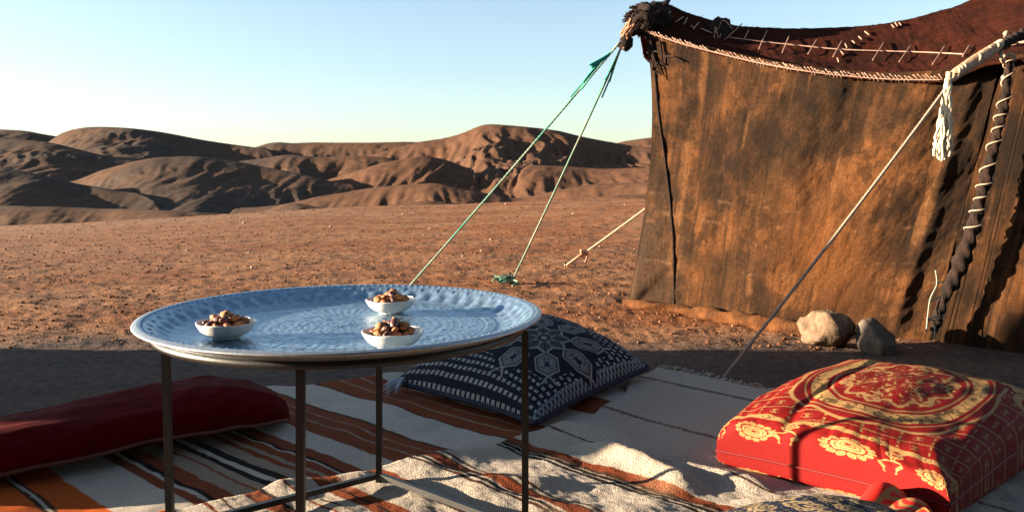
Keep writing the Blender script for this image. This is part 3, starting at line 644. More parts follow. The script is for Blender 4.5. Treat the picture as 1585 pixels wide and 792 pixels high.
# bowls and nuts
porc = mat('white_porcelain', (.62, .61, .58), rough=.22, spec=.5, var=.03)
def bowl_mesh():
    prof = [(.001, .004), (.022, .0035), (.024, 0), (.028, 0), (.030, .003), (.042, .0085), (.052, .0165), (.0585, .0260), (.0615, .0325), (.0608, .0338), (.0595, .033), (.054, .021), (.043, .0125), (.027, .008), (.001, .007)]
    na = 64; a = np.linspace(0, 2 * np.pi, na, endpoint=False); P = catmull(np.array([(x, z, 0) for x, z in prof]), 60)
    r, z = P[:, 0:1], P[:, 1:2]; lob = 1 + .006 * np.cos(4 * a)[None] * (r / .06)
    return mesh('bowl', np.stack([r * lob * np.cos(a), r * lob * np.sin(a), z + .0008 * np.cos(4 * a)[None] * (r / .06) ** 3], -1), gridfaces(60, na, wrap_m=True), porc)
bm_ = bowl_mesh()
def nut_mesh(kind, seed):
    v, f = ico2(3)
    if kind == 'almond':
        x = v[:, 0]; w_ = 1 - .45 * np.clip(x, 0, 1) ** 2; v = v * np.stack([0 * x + .0125, .0078 * w_, .0052 * w_], -1); v *= (1 + .05 * perlin(v[:, 1] * 900, v[:, 0] * 100, seed))[:, None]
    elif kind == 'walnut':
        n_ = fbm(v[:, 0] * 2.6 + v[:, 2] * 1.3, v[:, 1] * 2.6 - v[:, 2], 3, seed, .6, ridge=True); v = v * (1 + .28 * n_)[:, None] * np.array([.0145, .012, .0085])
    else:
        n_ = fbm(v[:, 0] * 1.6, v[:, 1] * 3 + v[:, 2] * 3, 3, seed); v = v * (1 + .22 * n_)[:, None] * np.array([.0135, .0085, .0075])
    return v, f
nmats = dict(almond=mat('almond_skin', (.26, .09, .03), rough=.6, var=.3, vscale=200, bump=.5, bscale=700, bdist=.0006),
             walnut=mat('walnut_meat', (.33, .15, .055), rough=.6, var=.3, vscale=150, bump=.5, bscale=500, bdist=.0008),
             date=mat('dried_fruit', (.075, .028, .02), rough=.4, var=.3, vscale=150, bump=.5, bscale=400, bdist=.001, spec=.5))
words = dict(almond='brown almond', walnut='pale shelled walnut', date='dark wrinkled dried fruit')
protos = {k: [mesh(k, *nut_mesh(k, 3 + i), nmats[k]) for i in range(3)] for k in words}
bowls = [((-.600, 1.765), 'leftmost', 'in the shaded part of the tray', 0, dict(almond=7, walnut=9, date=5)), ((-.300, 2.075), 'farthest', 'near the back rim of the tray', .5, dict(almond=11, walnut=5, date=5)), ((-.236, 1.665), 'nearest', 'in front on the tray, nearest its right leg', .25, dict(almond=9, walnut=8, date=4))]
for bi, ((bx, by), word, where, rot, mix) in enumerate(bowls):
    o = link('bowl', bm_, loc=(bx, by, .4895)); o.rotation_euler = (0, 0, rot)
    tag(o, f'{word} small white bowl of nuts {where}', 'bowl', 'white bowls on the tray')
    kinds = [k for k, n_ in mix.items() for _ in range(n_)]; rnd.shuffle(kinds)
    for i, k in enumerate(kinds):
        lay = 0 if i < 11 else (1 if i < 18 else 2); n_l = (11, 7, 3)[lay]; j = i - (0, 11, 18)[lay]
        rad = (.037, .022, .008)[lay] * (1 if lay else rnd.choice([1, .85])); a = j / n_l * 6.283 + lay * .4 + rnd.uniform(-.2, .2)
        z = .4895 + (.0310, .0405, .0475)[lay] + rnd.uniform(-.002, .003)
        n_o = link(k + ('_nut' if k != 'date' else ''), protos[k][i % 3], loc=(bx + rad * math.cos(a), by + rad * math.sin(a), z))
        n_o.rotation_euler = (rnd.uniform(-.6, .6), rnd.uniform(-.6, .6), rnd.uniform(0, 6.28)); s = rnd.uniform(.78, 1.0); n_o.scale = (s, s, s)
        n_o.name = 'nut' if k != 'date' else 'dried_fruit'
        pw = ['right', 'right, just behind centre', 'back right', 'back, just right of centre', 'back', 'back, just left of centre', 'back left', 'left, just behind centre', 'left', 'left, just before centre', 'front left', 'front, just left of centre', 'front', 'front, just right of centre', 'front right', 'right, just before centre'][int(((a % 6.283) + .196) / .3927) % 16]; lw_ = ('low at the %s,' % pw, 'upper layer at the %s,' % pw, 'topmost at the %s,' % pw)[lay]
        tag(n_o, f'{words[k]} {lw_} {word} bowl', 'nut' if k != 'date' else 'dried fruit', f'nuts and dried fruit in the {word} bowl')
    # the hidden bottom of the heap
    v, f = ico2(2); link('nut_bed', mesh('nut_bed', v * np.array([.042, .042, .012]) * (1 + .1 * fbm(v[:, 0] * 5, v[:, 1] * 5, 2, 3))[:, None] + np.array([0, 0, .0235]), f, nmats['almond']), o)

# ------------------------------------------------------------------ tent
def sack_mat():
    m = bpy.data.materials.new('sackcloth'); m.use_nodes = True; n = m.node_tree; L = n.links; b = n.nodes['Principled BSDF']
    b.inputs['Roughness'].default_value = .95; b.inputs['Specular IOR Level'].default_value = .1
    vc = n.nodes.new('ShaderNodeVertexColor'); vc.layer_name = 'Col'; uv = n.nodes.new('ShaderNodeUVMap'); uv.uv_map = 'UVMap'
    def wave(sx, sy, sc):
        mp = n.nodes.new('ShaderNodeMapping'); mp.inputs['Scale'].default_value = (sx, sy, 1); L.new(uv.outputs[0], mp.inputs[0])
        z = n.nodes.new('ShaderNodeTexNoise'); z.inputs['Scale'].default_value = sc; z.inputs['Detail'].default_value = 6; z.inputs['Roughness'].default_value = .65; L.new(mp.outputs[0], z.inputs[0]); return z.outputs[0]
    v1 = wave(60, 3, 2); v2 = wave(5, 70, 3); v3 = wave(85, 50, 1)
    def mul(src, f_, lo, hi):
        mr = n.nodes.new('ShaderNodeMapRange'); mr.inputs[1].default_value = .3; mr.inputs[2].default_value = .7; mr.inputs[3].default_value = lo; mr.inputs[4].default_value = hi; L.new(f_, mr.inputs[0])
        vm = n.nodes.new('ShaderNodeVectorMath'); vm.operation = 'SCALE'; L.new(src, vm.inputs[0]); L.new(mr.outputs[0], vm.inputs['Scale']); return vm.outputs[0]
    c = mul(mul(mul(vc.outputs[0], v1, .74, 1.26), v2, .80, 1.20), v3, .62, 1.38); L.new(c, b.inputs['Base Color'])
    wa = n.nodes.new('ShaderNodeTexWave'); wa.inputs['Scale'].default_value = 70; wa.inputs['Distortion'].default_value = 2; L.new(uv.outputs[0], wa.inputs[0])
    ad = n.nodes.new('ShaderNodeMath'); ad.operation = 'ADD'; L.new(wa.outputs['Fac'], ad.inputs[0]); L.new(v3, ad.inputs[1])
    ad2 = n.nodes.new('ShaderNodeMath'); ad2.operation = 'ADD'; L.new(ad.outputs[0], ad2.inputs[0]); L.new(v1, ad2.inputs[1])
    bp = n.nodes.new('ShaderNodeBump'); bp.inputs['Strength'].default_value = .8; bp.inputs['Distance'].default_value = .006; L.new(ad2.outputs[0], bp.inputs['Height']); L.new(bp.outputs[0], b.inputs['Normal'])
    return m
sack = sack_mat()
def add_uv(me, U, V):
    l = me.uv_layers.new(name='UVMap'); n = len(me.loops); vi = np.zeros(n, dtype=np.int32); me.loops.foreach_get('vertex_index', vi)
    uvv = np.stack([U.ravel()[vi], V.ravel()[vi]], -1).astype(np.float32); l.data.foreach_set('uv', uvv.ravel())
tent = empty('nomad_tent', (1.6, 4.5, 0), 'brown sackcloth nomad tent with a stitched dark wool roof at right', 'tent')
# front panel
topP = [at(999, 50, 5.10), at(1095, 72, 4.87), at(1165, 88, 4.68), at(1230, 100, 4.50), at(1300, 108, 4.38), at(1380, 112, 4.25), at(1465, 108, 4.12), at(1552, 88, 4.03)]
botP = [on(972, 474), on(1050, 484), on(1110, 493), on(1180, 504), on(1240, 511), on(1300, 516), on(1370, 522), on(1440, 527)]
nu, nv = 460, 380
top = catmull(topP, nu); bot = catmull(botP, nu); u = np.linspace(0, 1, nu)[:, None]; v = np.linspace(0, 1, nv)[None, :]
W3 = top[:, None] * (1 - v[..., None]) + bot[:, None] * v[..., None]
Uu = u + 0 * v; Vv_ = v + 0 * u; nrm2 = np.array([-.62, -.78, 0])
# edge drawn in at mid height at left
W3[..., 0] += .085 * np.sin(np.pi * Vv_ ** .8) * np.exp(-Uu / .12)
dis = .045 * fbm(Uu * 3.0, Vv_ * 1.3, 3, 90) + .02 * np.sin(Uu * 26 + 3 * Vv_) * (.25 + .5 * (1 - Vv_)) * np.exp(-Vv_ * 1.5)
dis += .03 * np.sin(np.pi * Vv_) * np.sin(np.pi * Uu) + .022 * np.exp(-Uu / .07) * np.sin((Vv_ * 1.0 + Uu * 10) * 5.5) * sstep(.45, .95, Vv_)
dis += .016 * fbm(Uu * 11 + Vv_ * 3, Vv_ * 5, 4, 93) + .022 * np.exp(-((Uu - .93 + .05 * Vv_) / .022) ** 2)
for k in range(5):   # diagonal pull folds fanning from the lower left peg
    dis += .014 * np.exp(-((Uu - .02 - (1 - Vv_) * (.06 + .10 * k)) / (.010 + .03 * (1 - Vv_))) ** 2) * sstep(.45, .8, Vv_)
pin = np.minimum(1, (Uu / .02)) * .8 + .2
W3 = W3 + nrm2 * (dis * np.clip((1 - Vv_) * 12, .15, 1) * pin)[..., None]
def sack_col(U, V, seed, su=1.9):
    o_ = np.array([.112, .045, .0155]); d_ = np.array([.0125, .0080, .0052]); m_ = np.array([.043, .0205, .0088])
    a = sstep(-.34, .46, fbm(U * su * 1.8, V * 2.6, 5, seed, .62))[..., None]; c = m_ * (1 - a) + o_ * a
    b = (sstep(-.35, .45, fbm(U * su * 2.0 + .4 * V, V * 2.3, 5, seed + 5, .6)) * .9)[..., None]; c = c * (1 - b) + d_ * b
    st = (sstep(.0, .6, fbm(U * su * 22 + V * 1.5, V * 1.6, 4, seed + 9, .6)) * .65)[..., None]; c = c * (1 - st) + d_ * 1.1 * st
    st = (sstep(.2, .6, fbm(U * su * 12 + V * .8, V * 1.4, 3, seed + 14)) * .55)[..., None]; c = c * (1 - st) + np.array([.15, .066, .025]) * st
    for vy, amp, sd_ in ((.62, .5, 1), (.70, .35, 4), (.80, .3, 7), (.57, .3, 9)):   # worn horizontal crease marks
        ln = (np.exp(-((V - vy - .02 * np.sin(U * 5 + sd_) - .01 * perlin(U * 30, V * 2, sd_)) / .006) ** 2) * sstep(-.1, .5, fbm(U * 14, V * 0, 4, sd_)) * amp * .6)[..., None]; c = c * (1 - ln) + np.array([.28, .15, .08]) * ln
    b = (sstep(.06, .20, fbm(U * su * 3.2 + .3 * V, V * 4.0, 5, seed + 41, .62)) * .55)[..., None]; c = c * (1 - b) + d_ * b
    c = c * (1 + .30 * fbm(U * su * 26, V * 16, 4, seed + 51, .7) + .16 * fbm(U * su * 60, V * 90, 2, seed + 57))[..., None]
    return np.clip(c, .002, 1)
col = sack_col(Uu, Vv_, 100)
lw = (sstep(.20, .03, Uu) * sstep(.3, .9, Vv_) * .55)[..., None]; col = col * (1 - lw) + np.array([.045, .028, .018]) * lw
lit_patch = (np.exp(-((Uu - .62 - .25 * (Vv_ - .7)) / .16) ** 2 - ((Vv_ - .72) / .2) ** 2) * .55)[..., None]; col = col * (1 - lit_patch) + np.array([.18, .065, .018]) * lit_patch  # warm sunlit patch at lower centre painted into the cloth colour
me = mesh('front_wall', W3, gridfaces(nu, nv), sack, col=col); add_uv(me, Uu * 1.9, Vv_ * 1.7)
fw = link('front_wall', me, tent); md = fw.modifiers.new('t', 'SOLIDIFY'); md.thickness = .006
# right panel
topR = [at(1552, 88, 4.03), at(1600, 84, 3.90), at(1680, 84, 3.75), at(1850, 85, 3.5)]; botR = [on(1440, 527), on(1500, 535), on(1585, 548), on(1800, 575)]
nu2 = 180; top = catmull(topR, nu2); bot = catmull(botR, nu2); u = np.linspace(0, 1, nu2)[:, None]; WR = top[:, None] * (1 - v[..., None]) + bot[:, None] * v[..., None]
Uu2 = u + 0 * v; Vv2 = v + 0 * u
dis = .02 * fbm(Uu2 * 3, Vv2 * 1.5, 3, 190) - .012 * sum(np.exp(-((Uu2 - k + .03 * Vv2) / .006) ** 2) for k in (.19, .225, .34, .37)) - .02 * np.exp(-Uu2 / .03)
WR = WR + nrm2 * (dis * np.clip((1 - Vv2) * 12, .2, 1))[..., None]
c2 = sack_col(Uu2, Vv2, 140, 1.2) * .9; ln = sum(np.exp(-((Uu2 - k + .03 * Vv2) / .005) ** 2) for k in (.19, .225, .34, .37)); c2 = c2 * (1 - .6 * np.clip(ln, 0, 1))[..., None]
me = mesh('side_wall', WR, gridfaces(nu2, nv), sack, col=c2); add_uv(me, Uu2 * 1.5, Vv2 * 1.7)
sw = link('side_wall', me, tent); md = sw.modifiers.new('t', 'SOLIDIFY'); md.thickness = .006
# left end and back, hidden from here
eb = catmull([(*on(975, 474)[:2], 0), (1.35, 6.1, 0), (1.9, 7.1, 0), (3.2, 7.3, 0), (5.2, 6.6, 0)], 80); et = eb.copy(); et[:, 2] = np.interp(np.linspace(0, 1, 80), [0, .3, 1], [1.6, 1.2, 1.2]); et[0] = topP[0]
ve = np.linspace(0, 1, 30)[None, :, None]; WE = eb[:, None] * ve + et[:, None] * (1 - ve)
WE[..., 1] += .02 * np.sin(np.arange(80) * .9)[:, None] * np.minimum(1, np.arange(80) / 8)[:, None]
edge = W3[0][np.linspace(0, nv - 1, 30).astype(int)] + np.array([.004, .012, 0]); E0 = WE[0].copy(); E0[:] = eb[0] * ve[0] + np.array([eb[0][0], eb[0][1], 1.6]) * (1 - ve[0])
for k_ in range(80): WE[k_] = WE[k_] + (edge - E0) * math.exp(-k_ / 14) if k_ else edge
WE[1:14, :, 0] += .012
ue, vve = np.meshgrid(np.linspace(0, 1, 80), np.linspace(0, 1, 30), indexing='ij')
me = mesh('back_wall', WE, gridfaces(80, 30), sack, col=sack_col(ue, vve, 160, 4)); add_uv(me, ue * 5, vve * 1.2); link('back_wall', me, tent)
# hem rolled along the ground
hemm = mat('hem_cloth', (.105, .040, .0135), rough=1, color2=(.052, .022, .0095), vscale=16, bump=1, bscale=110, bdist=.010, spec=.1)
hp = catmull([on(966, 472) + [0, 0, .03], on(1000, 480) + [0, -.02, .035], on(1060, 486) + [0, -.02, .03], on(1120, 498) + [0, -.02, .038], on(1180, 508) + [0, -.02, .036], on(1262, 520) + [0, -.02, .025]], 90)
hp[:, 2] += -.008 + .009 * perlin(np.arange(90) / 6.0, np.zeros(90), 3)
hr = np.interp(np.linspace(0, 1, 90), [0, .04, .1, .5, .9, 1], [.012, .024, .030, .034, .044, .03]) * (1 + .35 * perlin(np.arange(90) / 5.0, np.zeros(90), 6))
tubes('hem_roll', [(hp, hr, dict(seg=18, lobes=3, lobe_amp=.16, twist=9))], hemm, tent)
# roof
roofm = mat('dark_red_wool', (.036, .0085, .0042), rough=1, color2=(.020, .006, .0032), vscale=7, var=.3, bump=1.0, bscale=110, bdist=.008, bump2=(350, .8, .004), spec=.05)
Fl = [at(992, 46, 5.07), at(1050, 66, 4.93), at(1095, 78, 4.83), at(1165, 95, 4.64), at(1230, 107, 4.46), at(1300, 116, 4.34), at(1380, 122, 4.21), at(1460, 123, 4.08), at(1530, 98, 3.97), at(1600, 92, 3.84), at(1700, 92, 3.6), at(1850, 92, 3.4)]
Sl = [at(985, 8, 5.18), at(1030, 6, 5.20), at(1065, 20, 5.22), at(1130, 38, 5.22), at(1190, 43, 5.16), at(1250, 44, 5.10), at(1340, 40, 5.04), at(1400, 31, 5.0), at(1450, 18, 5.0), at(1500, 1, 5.0), at(1600, -55, 5.1), at(1850, -170, 5.4)]
Bl = [(.9, 5.6, 1.6), (1.1, 5.9, 1.45), (1.3, 6.3, 1.35), (1.5, 6.6, 1.3), (1.7, 6.9, 1.25), (1.95, 7.1, 1.22), (2.3, 7.2, 1.22), (2.7, 7.25, 1.22), (3.2, 7.3, 1.22), (3.8, 7.2, 1.22), (4.4, 7.0, 1.22), (5.2, 6.6, 1.22)]
nr = 320; f_, s_, b_ = catmull(Fl, nr), catmull(Sl, nr), catmull(Bl, nr)
rows = []
hang = f_.copy(); hang[:, 2] -= .012; rows.append(hang)
for t in np.linspace(0, 1, 60): 
    p = f_ * (1 - t) + s_ * t; p[:, 2] += -.05 * np.sin(np.pi * t) * 1.0 + .014 * fbm(np.linspace(0, 14, nr), 0 * p[:, 0] + t * 3, 3, 60) * np.sin(np.pi * t); rows.append(p)
for t in np.linspace(0, 1, 60)[1:]:
    p = s_ * (1 - t) + b_ * t; p[:, 2] += -.10 * np.sin(np.pi * t); rows.append(p)
Rf = np.array(rows); Rf[..., 2] += .004 * fbm(np.linspace(0, 80, nr)[None] + 0 * Rf[..., 0], np.linspace(0, 20, Rf.shape[0])[:, None] + 0 * Rf[..., 0], 2, 5)
rme = mesh('roof', Rf, flip(gridfaces(Rf.shape[0], nr)), roofm); ro = link('roof', rme, tent); md = ro.modifiers.new('t', 'SOLIDIFY'); md.thickness = .014
# shaggy nap along the crest
cord = mat('pink_cord', (.25, .15, .11), rough=.9, var=.2); cordw = mat('cream_cord_rope', (.32, .235, .155), rough=.9, var=.2, bump=.5, bscale=300)
darkw = mat('dark_wool', (.013, .0065, .0045), rough=1, var=.3)
nap = []
for i in range(300):
    k = rnd.randrange(2, 250); a = Rf[rnd.randrange(57, 64), k]; nap.append((np.array([a, a + np.array([rnd.uniform(-.012, .012), rnd.uniform(-.01, .01), rnd.uniform(.001, .008)])]), .0012, dict(seg=3)))
tag(tubes('loose_fibres', nap, roofm, tent), kind='stuff')
# whip stitching where roof meets wall
st = []
fl_ = catmull(Fl[:8], 600)
for i in range(86):
    if 24 < i < 27: continue
    a = fl_[int((i + .5) / 86 * 590) + 4]; dx = rnd.uniform(.012, .022); st.append((catmull([a + [-dx, -.012, rnd.uniform(.008, .026)], a + [0, -.022, 0], a + [dx * .7, -.014, -rnd.uniform(.006, .024)]], 5), rnd.uniform(.0019, .0034), dict(seg=5)))
st.append((fl_[::8] + np.array([0, -.016, -.004]), .004, dict(seg=5)))
tag(tubes('seam_stitching', st, cord, tent), 'pale whip stitching along the lower roof edge', kind='stuff')
# long cord across the roof band with cross stitches
def roofpt(px, frac, lift=.012):
    k = int(np.argmin(np.abs((f_[:, 0] / f_[:, 1]) * F + HX - px))); 
    p = rows[1 + int(frac * 59)][k].copy(); return p + np.array([-.1, -.6, .8]) * lift
def roof_at(px, py, lift=.014):
    best = None
    for k in range(0, nr):
        q = Rf[1:61, k]; sx = q[:, 0] / q[:, 1] * F + HX; sy = HY - (q[:, 2] - CH) / q[:, 1] * F; d_ = np.hypot(sx - px, sy - py); j = int(np.argmin(d_))
        if best is None or d_[j] < best[0]: best = (d_[j], q[j])
    return best[1] + np.array([-.1, -.6, .8]) * lift
cl = [roof_at(x, y) for x, y in ((1128, 62), (1180, 68), (1240, 75), (1300, 80), (1370, 83), (1430, 85), (1490, 87))]
tubes('roof_cord', [(catmull(cl, 70), .0038, dict(seg=6, lobes=3, lobe_amp=.2, twist=90))], cord, tent)
tubes('roof_cord', [(catmull([roof_at(1532, 84), roof_at(1560, 74), at(1600, 62, 4.0), at(1700, 40, 3.9)], 30), .0065, dict(seg=6))], cord, tent)
for x0, y0, x1, y1 in ((1158, 50, 1150, 66), (1187, 52, 1174, 79), (1222, 59, 1211, 85), (1263, 64, 1250, 87), (1303, 66, 1289, 92), (1367, 70, 1349, 97), (1410, 72, 1391, 100), (1462, 74, 1443, 103), (1500, 74, 1488, 92)):
    a, b = roof_at(x0, y0), roof_at(x1, y1); tubes('stitch', [(catmull([a, (a + b) / 2 + np.array([0, -.008, .004]), b], 6), .0036, dict(seg=5))], cord, tent)
for x0, y0, x1, y1 in ((1038, 22, 1024, 31), (1057, 29, 1046, 38), (1064, 31, 1058, 41), (1082, 38, 1073, 48), (1085, 47, 1102, 55), (1070, 43, 1074, 46)):
    a, b = roof_at(x0, y0), roof_at(x1, y1); tubes('stitch', [(line(a, b, 4), .0034, dict(seg=5))], cordw, tent)
# gathered corner of the roof with shaggy dark wool
v, f = ico2(4)
cpt = at(1004, 28, 5.08); nz_ = fbm(v[:, 0] * 2.4 + v[:, 1], v[:, 2] * 2.4, 4, 12, .6); vb = v * np.array([.125, .09, .095]) * (1 + .38 * nz_)[:, None]; vb[:, 2] -= vb[:, 0] * -.28
link('corner_bundle', mesh('corner_bundle', vb + cpt, f, darkw), tent)
hs = []
for i in range(420):
    d_ = np.array([rnd.gauss(0, 1), rnd.gauss(0, .7), rnd.gauss(0, 1)]); d_ /= np.linalg.norm(d_); p = cpt + d_ * np.array([.115, .08, .085]); q = p + d_ * rnd.uniform(.008, .032) + np.array([-.02, 0, -.015]); hs.append((catmull([p, (p + q) / 2 + np.array([rnd.uniform(-.01, .01), 0, rnd.uniform(-.01, .01)]), q], 4), [.004, .0035, .003, .0015], dict(seg=4)))
tag(tubes('shaggy_wool', hs, darkw, tent), kind='stuff')
tail = []
for i in range(26):
    a = at(988 + rnd.uniform(-10, 8), 30 + rnd.uniform(-8, 10), 5.06 + rnd.uniform(-.04, .04)); b = at(966 + rnd.uniform(-7, 7), 60 + rnd.uniform(-8, 16), 5.06 + rnd.uniform(-.05, .05)); tail.append((catmull([a, (a + b) / 2 + np.array([rnd.uniform(-.02, .02), 0, rnd.uniform(-.01, .03)]), b], 8), rnd.uniform(.006, .012), dict(seg=6, lobes=2, lobe_amp=.2, twist=40)))
tubes('corner_ties', tail, mat('brown_rag', (.14, .05, .028), rough=.95, color2=(.35, .2, .12), vscale=30), tent)
v, f = ico2(2); link('tie_knot', mesh('tie_knot', v * [.045, .03, .05] * (1 + .4 * fbm(v[:, 0] * 3, v[:, 2] * 3, 3, 5))[:, None] + at(969, 66, 5.06), f, darkw), tent)
# second dark patch tied on the roof band and the dark strings hanging below it
v, f = ico2(3); cp = roof_at(1116, 50, .01); link('wool_patch', mesh('wool_patch', v * [.075, .05, .085] * (1 + .45 * fbm(v[:, 0] * 2.5, v[:, 2] * 2.5, 3, 22))[:, None] + cp, f, darkw), tent)
tubes('wool_strand', [(catmull([cp + [rnd.uniform(-.06, .06), -.03, rnd.uniform(-.06, .06)], cp + [rnd.uniform(-.09, .1), -.06, rnd.uniform(-.08, .07)], cp + [rnd.uniform(-.03, .12), -.05, rnd.uniform(-.13, .08)]], 7), .0035, dict(seg=5)) for _ in range(4)], cord, tent)
def wall_at(px, py, lift=.01, G=W3):
    sx = G[..., 0] / G[..., 1] * F + HX; sy = HY - (G[..., 2] - CH) / G[..., 1] * F; k = np.unravel_index(np.argmin(np.hypot(sx - px, sy - py)), sx.shape)
    return G[k] + nrm2 * lift
tubes('wall_dark_line', [(catmull([wall_at(x, y) for x, y in ((1005, 66), (1008, 90), (1015, 118), (1019, 160), (1024, 200), (1032, 260), (1039, 320), (1043, 380), (1044, 430), (1045, 474))], 60), .0075, dict(seg=5, lobes=3, lobe_amp=.25, twist=50))], darkw, tent)  # dark line down the wall, built as a thin twisted tube
tubes('dark_string', [(catmull([wall_at(x, y, .02) for x, y in pts], 12), [*np.linspace(.009, .004, 12)], dict(seg=5)) for pts in
                      (((1010, 60), (1014, 85), (1022, 108), (1026, 118)), ((1006, 70), (1014, 96), (1012, 108), (1021, 114)), ((1024, 64), (1026, 80), (1028, 100)), ((1003, 82), (1016, 80), (1034, 84)), ((1030, 88), (1046, 90), (1061, 97)), ((1024, 100), (1020, 98), (1031, 101)))], darkw, tent)
# laced seam between the two walls
lp = catmull([at(1562, 92, 3.90), at(1556, 150, 3.88), at(1545, 200, 3.87), at(1530, 260, 3.87), at(1516, 315, 3.88), at(1504, 360, 3.90), at(1482, 420, 3.94), at(1460, 465, 3.98), at(1446, 512, 4.02)], 140)
lr = np.interp(np.linspace(0, 1, 140), [0, .15, .5, .62, .72, .85, 1], [.016, .021, .024, .028, .034, .024, .020]) * (1 + .35 * perlin(np.arange(140) / 6.0, np.zeros(140), 6))
tubes('seam_roll', [(lp, lr, dict(seg=16, lobes=3, lobe_amp=.20, twist=30))], mat('dark_roll', (.026, .012, .007), rough=1, color2=(.011, .006, .004), vscale=18, bump=1, bscale=160, bdist=.012), tent)
T_ = np.gradient(lp, axis=0); T_ /= np.linalg.norm(T_, axis=1)[:, None]; N_ = np.cross(T_, [0, 1, 0]); N_ /= np.linalg.norm(N_, axis=1)[:, None]; B_ = np.cross(T_, N_)
ph = np.linspace(0, 11.0 * 2 * np.pi, 400) + 1.2 * np.sin(np.linspace(0, 17, 400)); ix = np.linspace(0, 88, 400); g = lambda Q: np.stack([np.interp(ix, np.arange(140), Q[:, k]) for k in range(3)], -1)
hel = g(lp) + (np.interp(ix, np.arange(140), lr)[:, None] + .006) * (np.cos(ph)[:, None] * g(N_) + np.sin(ph)[:, None] * g(B_))
tubes('lacing', [(hel, .0040, dict(seg=5))], cordw, tent)
tubes('lacing', [(catmull([at(x, y, 3.98) for x, y in pts], 16), .0036, dict(seg=5)) for pts in (((1448, 418), (1450, 440), (1440, 462), (1436, 490), (1434, 512)), ((1440, 466), (1452, 460), (1462, 454)), ((1434, 492), (1448, 495), (1462, 486)), ((1436, 496), (1446, 490), (1460, 494)), ((1444, 495), (1447, 508), (1446, 522)), ((1450, 440), (1456, 436), (1460, 438)))], mat('pale_green_twine', (.20, .22, .18), rough=.9), tent)
# ring where the seam starts
a = np.linspace(0, 2 * np.pi, 24); rp = np.array([at(1561, 91, 3.89) + [.026 * math.cos(t), -.01 * math.sin(t), .020 * math.sin(t)] for t in a]); tubes('cord_ring', [(rp, .008, dict(seg=6, caps=False))], cordw, tent)
tubes('ring_tail', [(catmull([at(1566, 98, 3.9), at(1564, 108, 3.9), at(1556, 118, 3.9), at(1553, 124, 3.9)], 12), .012, dict(seg=6, lobes=3, lobe_amp=.2, twist=80))], cordw, tent)
tubes('roof_tie', [(catmull([roof_at(1555, 60, .03), at(1549, 82, 3.86), at(1553, 97, 3.88)], 10), .0085, dict(seg=6))], cordw, tent)
# toggle with lashings
wood = mat('weathered_wood', (.24, .14, .08), rough=.85, var=.3, vscale=20, bump=.7, bscale=90, bdist=.004, color2=(.32, .21, .13), stretch=(1, 1, 1))
tg = catmull([at(1476, 117, 3.70), at(1500, 101, 3.74), at(1528, 83, 3.80), at(1545, 72, 3.86)], 30); tubes('toggle', [(tg, np.interp(np.linspace(0, 1, 30), [0, .1, .5, 1], [.017, .025, .028, .024]), dict(seg=10))], wood, tent)
for k in (1, 3, 5, 13, 24, 26, 28): tubes('toggle_lashing', [(np.array([tg[int(k)] + .033 * (math.cos(t) * np.array([.45, .1, .9]) + math.sin(t) * np.array([-.1, .95, 0])) for t in np.linspace(0, 6.28, 14)]), .007, dict(seg=5, caps=False))], cordw, tent)
tubes('dark_lashing', [(catmull([at(1525, 84, 3.80), at(1550, 70, 3.86), at(1575, 56, 3.95), at(1610, 38, 4.0)], 60), .020, dict(seg=10, lobes=2, lobe_amp=.35, twist=60))], darkw, tent)
v, f = ico2(2)
for (x, y, s) in ((1533, 74, .011), (1557, 52, .012)):
    link('knot', mesh('knot', v * s * (1 + .4 * fbm(v[:, 0] * 3, v[:, 2] * 3, 3, int(x)))[:, None] + at(x, y, 3.80), f, cordw), tent)
for (pts) in ([(1295, 96), (1303, 84), (1309, 74)], [(1320, 68), (1330, 62), (1342, 55)], [(1381, 44), (1386, 41), (1392, 40)]):
    for i in range(3): tubes('stitch', [(line(roof_at(pts[i][0] + rnd.uniform(-3, 3), pts[i][1] - 2), roof_at(pts[i][0] + 3, pts[i][1] + 3), 3), .0045, dict(seg=5))], cord, tent)
# inner poles
tubes('tent_pole', [(line((.92, 5.25, 0), (.90, 5.22, 1.72), 6), .028, dict(seg=8))], wood, tent)
tubes('tent_pole', [(line((3.3, 5.3, 0), (3.3, 5.3, 2.3), 6), .035, dict(seg=8))], wood, tent)

# tassel
tz = empty('hanging_tassel', at(1468, 120, 3.68), 'long cream wool tassel hanging from the end of the tent toggle', 'tassel')
hd = at(1468, 122, 3.68); strands = []
for i in range(34):
    a = rnd.uniform(0, 6.28); rr = rnd.uniform(.0, 1); ox, oy = math.cos(a) * rr, math.sin(a) * rr
    e = np.array([-.030 + .040 * ox, .028 * oy, -.335 - rnd.uniform(-.02, .03) + .02 * abs(ox)])
    pts = [hd + [ox * .008, oy * .008, 0], hd + [-.006 + ox * .012, oy * .010, -.06], hd + [-.014 + ox * .025, oy * .018, -.16], hd + [-.026 + ox * .037, oy * .026, -.27], hd + e]
    p = catmull(pts, 26); p[:, 0] += .0035 * np.sin(np.arange(26) * 1.1 + i); p[:, 2] += .002 * np.sin(np.arange(26) * .9 + i * 2)
    strands.append((p, .0062, dict(seg=6, lobes=2, lobe_amp=.3, twist=120)))
tubes('strands', strands, mat('tassel_wool', (.52, .43, .29), rough=.95, bump=.6, bscale=200), tz)
tubes('binding', [(catmull([hd + [.004, 0, .03], hd + [.002, 0, .005], hd + [-.004, 0, -.02]], 8), .013, dict(seg=8, lobes=3, lobe_amp=.15, twist=120))], cordw, tz)

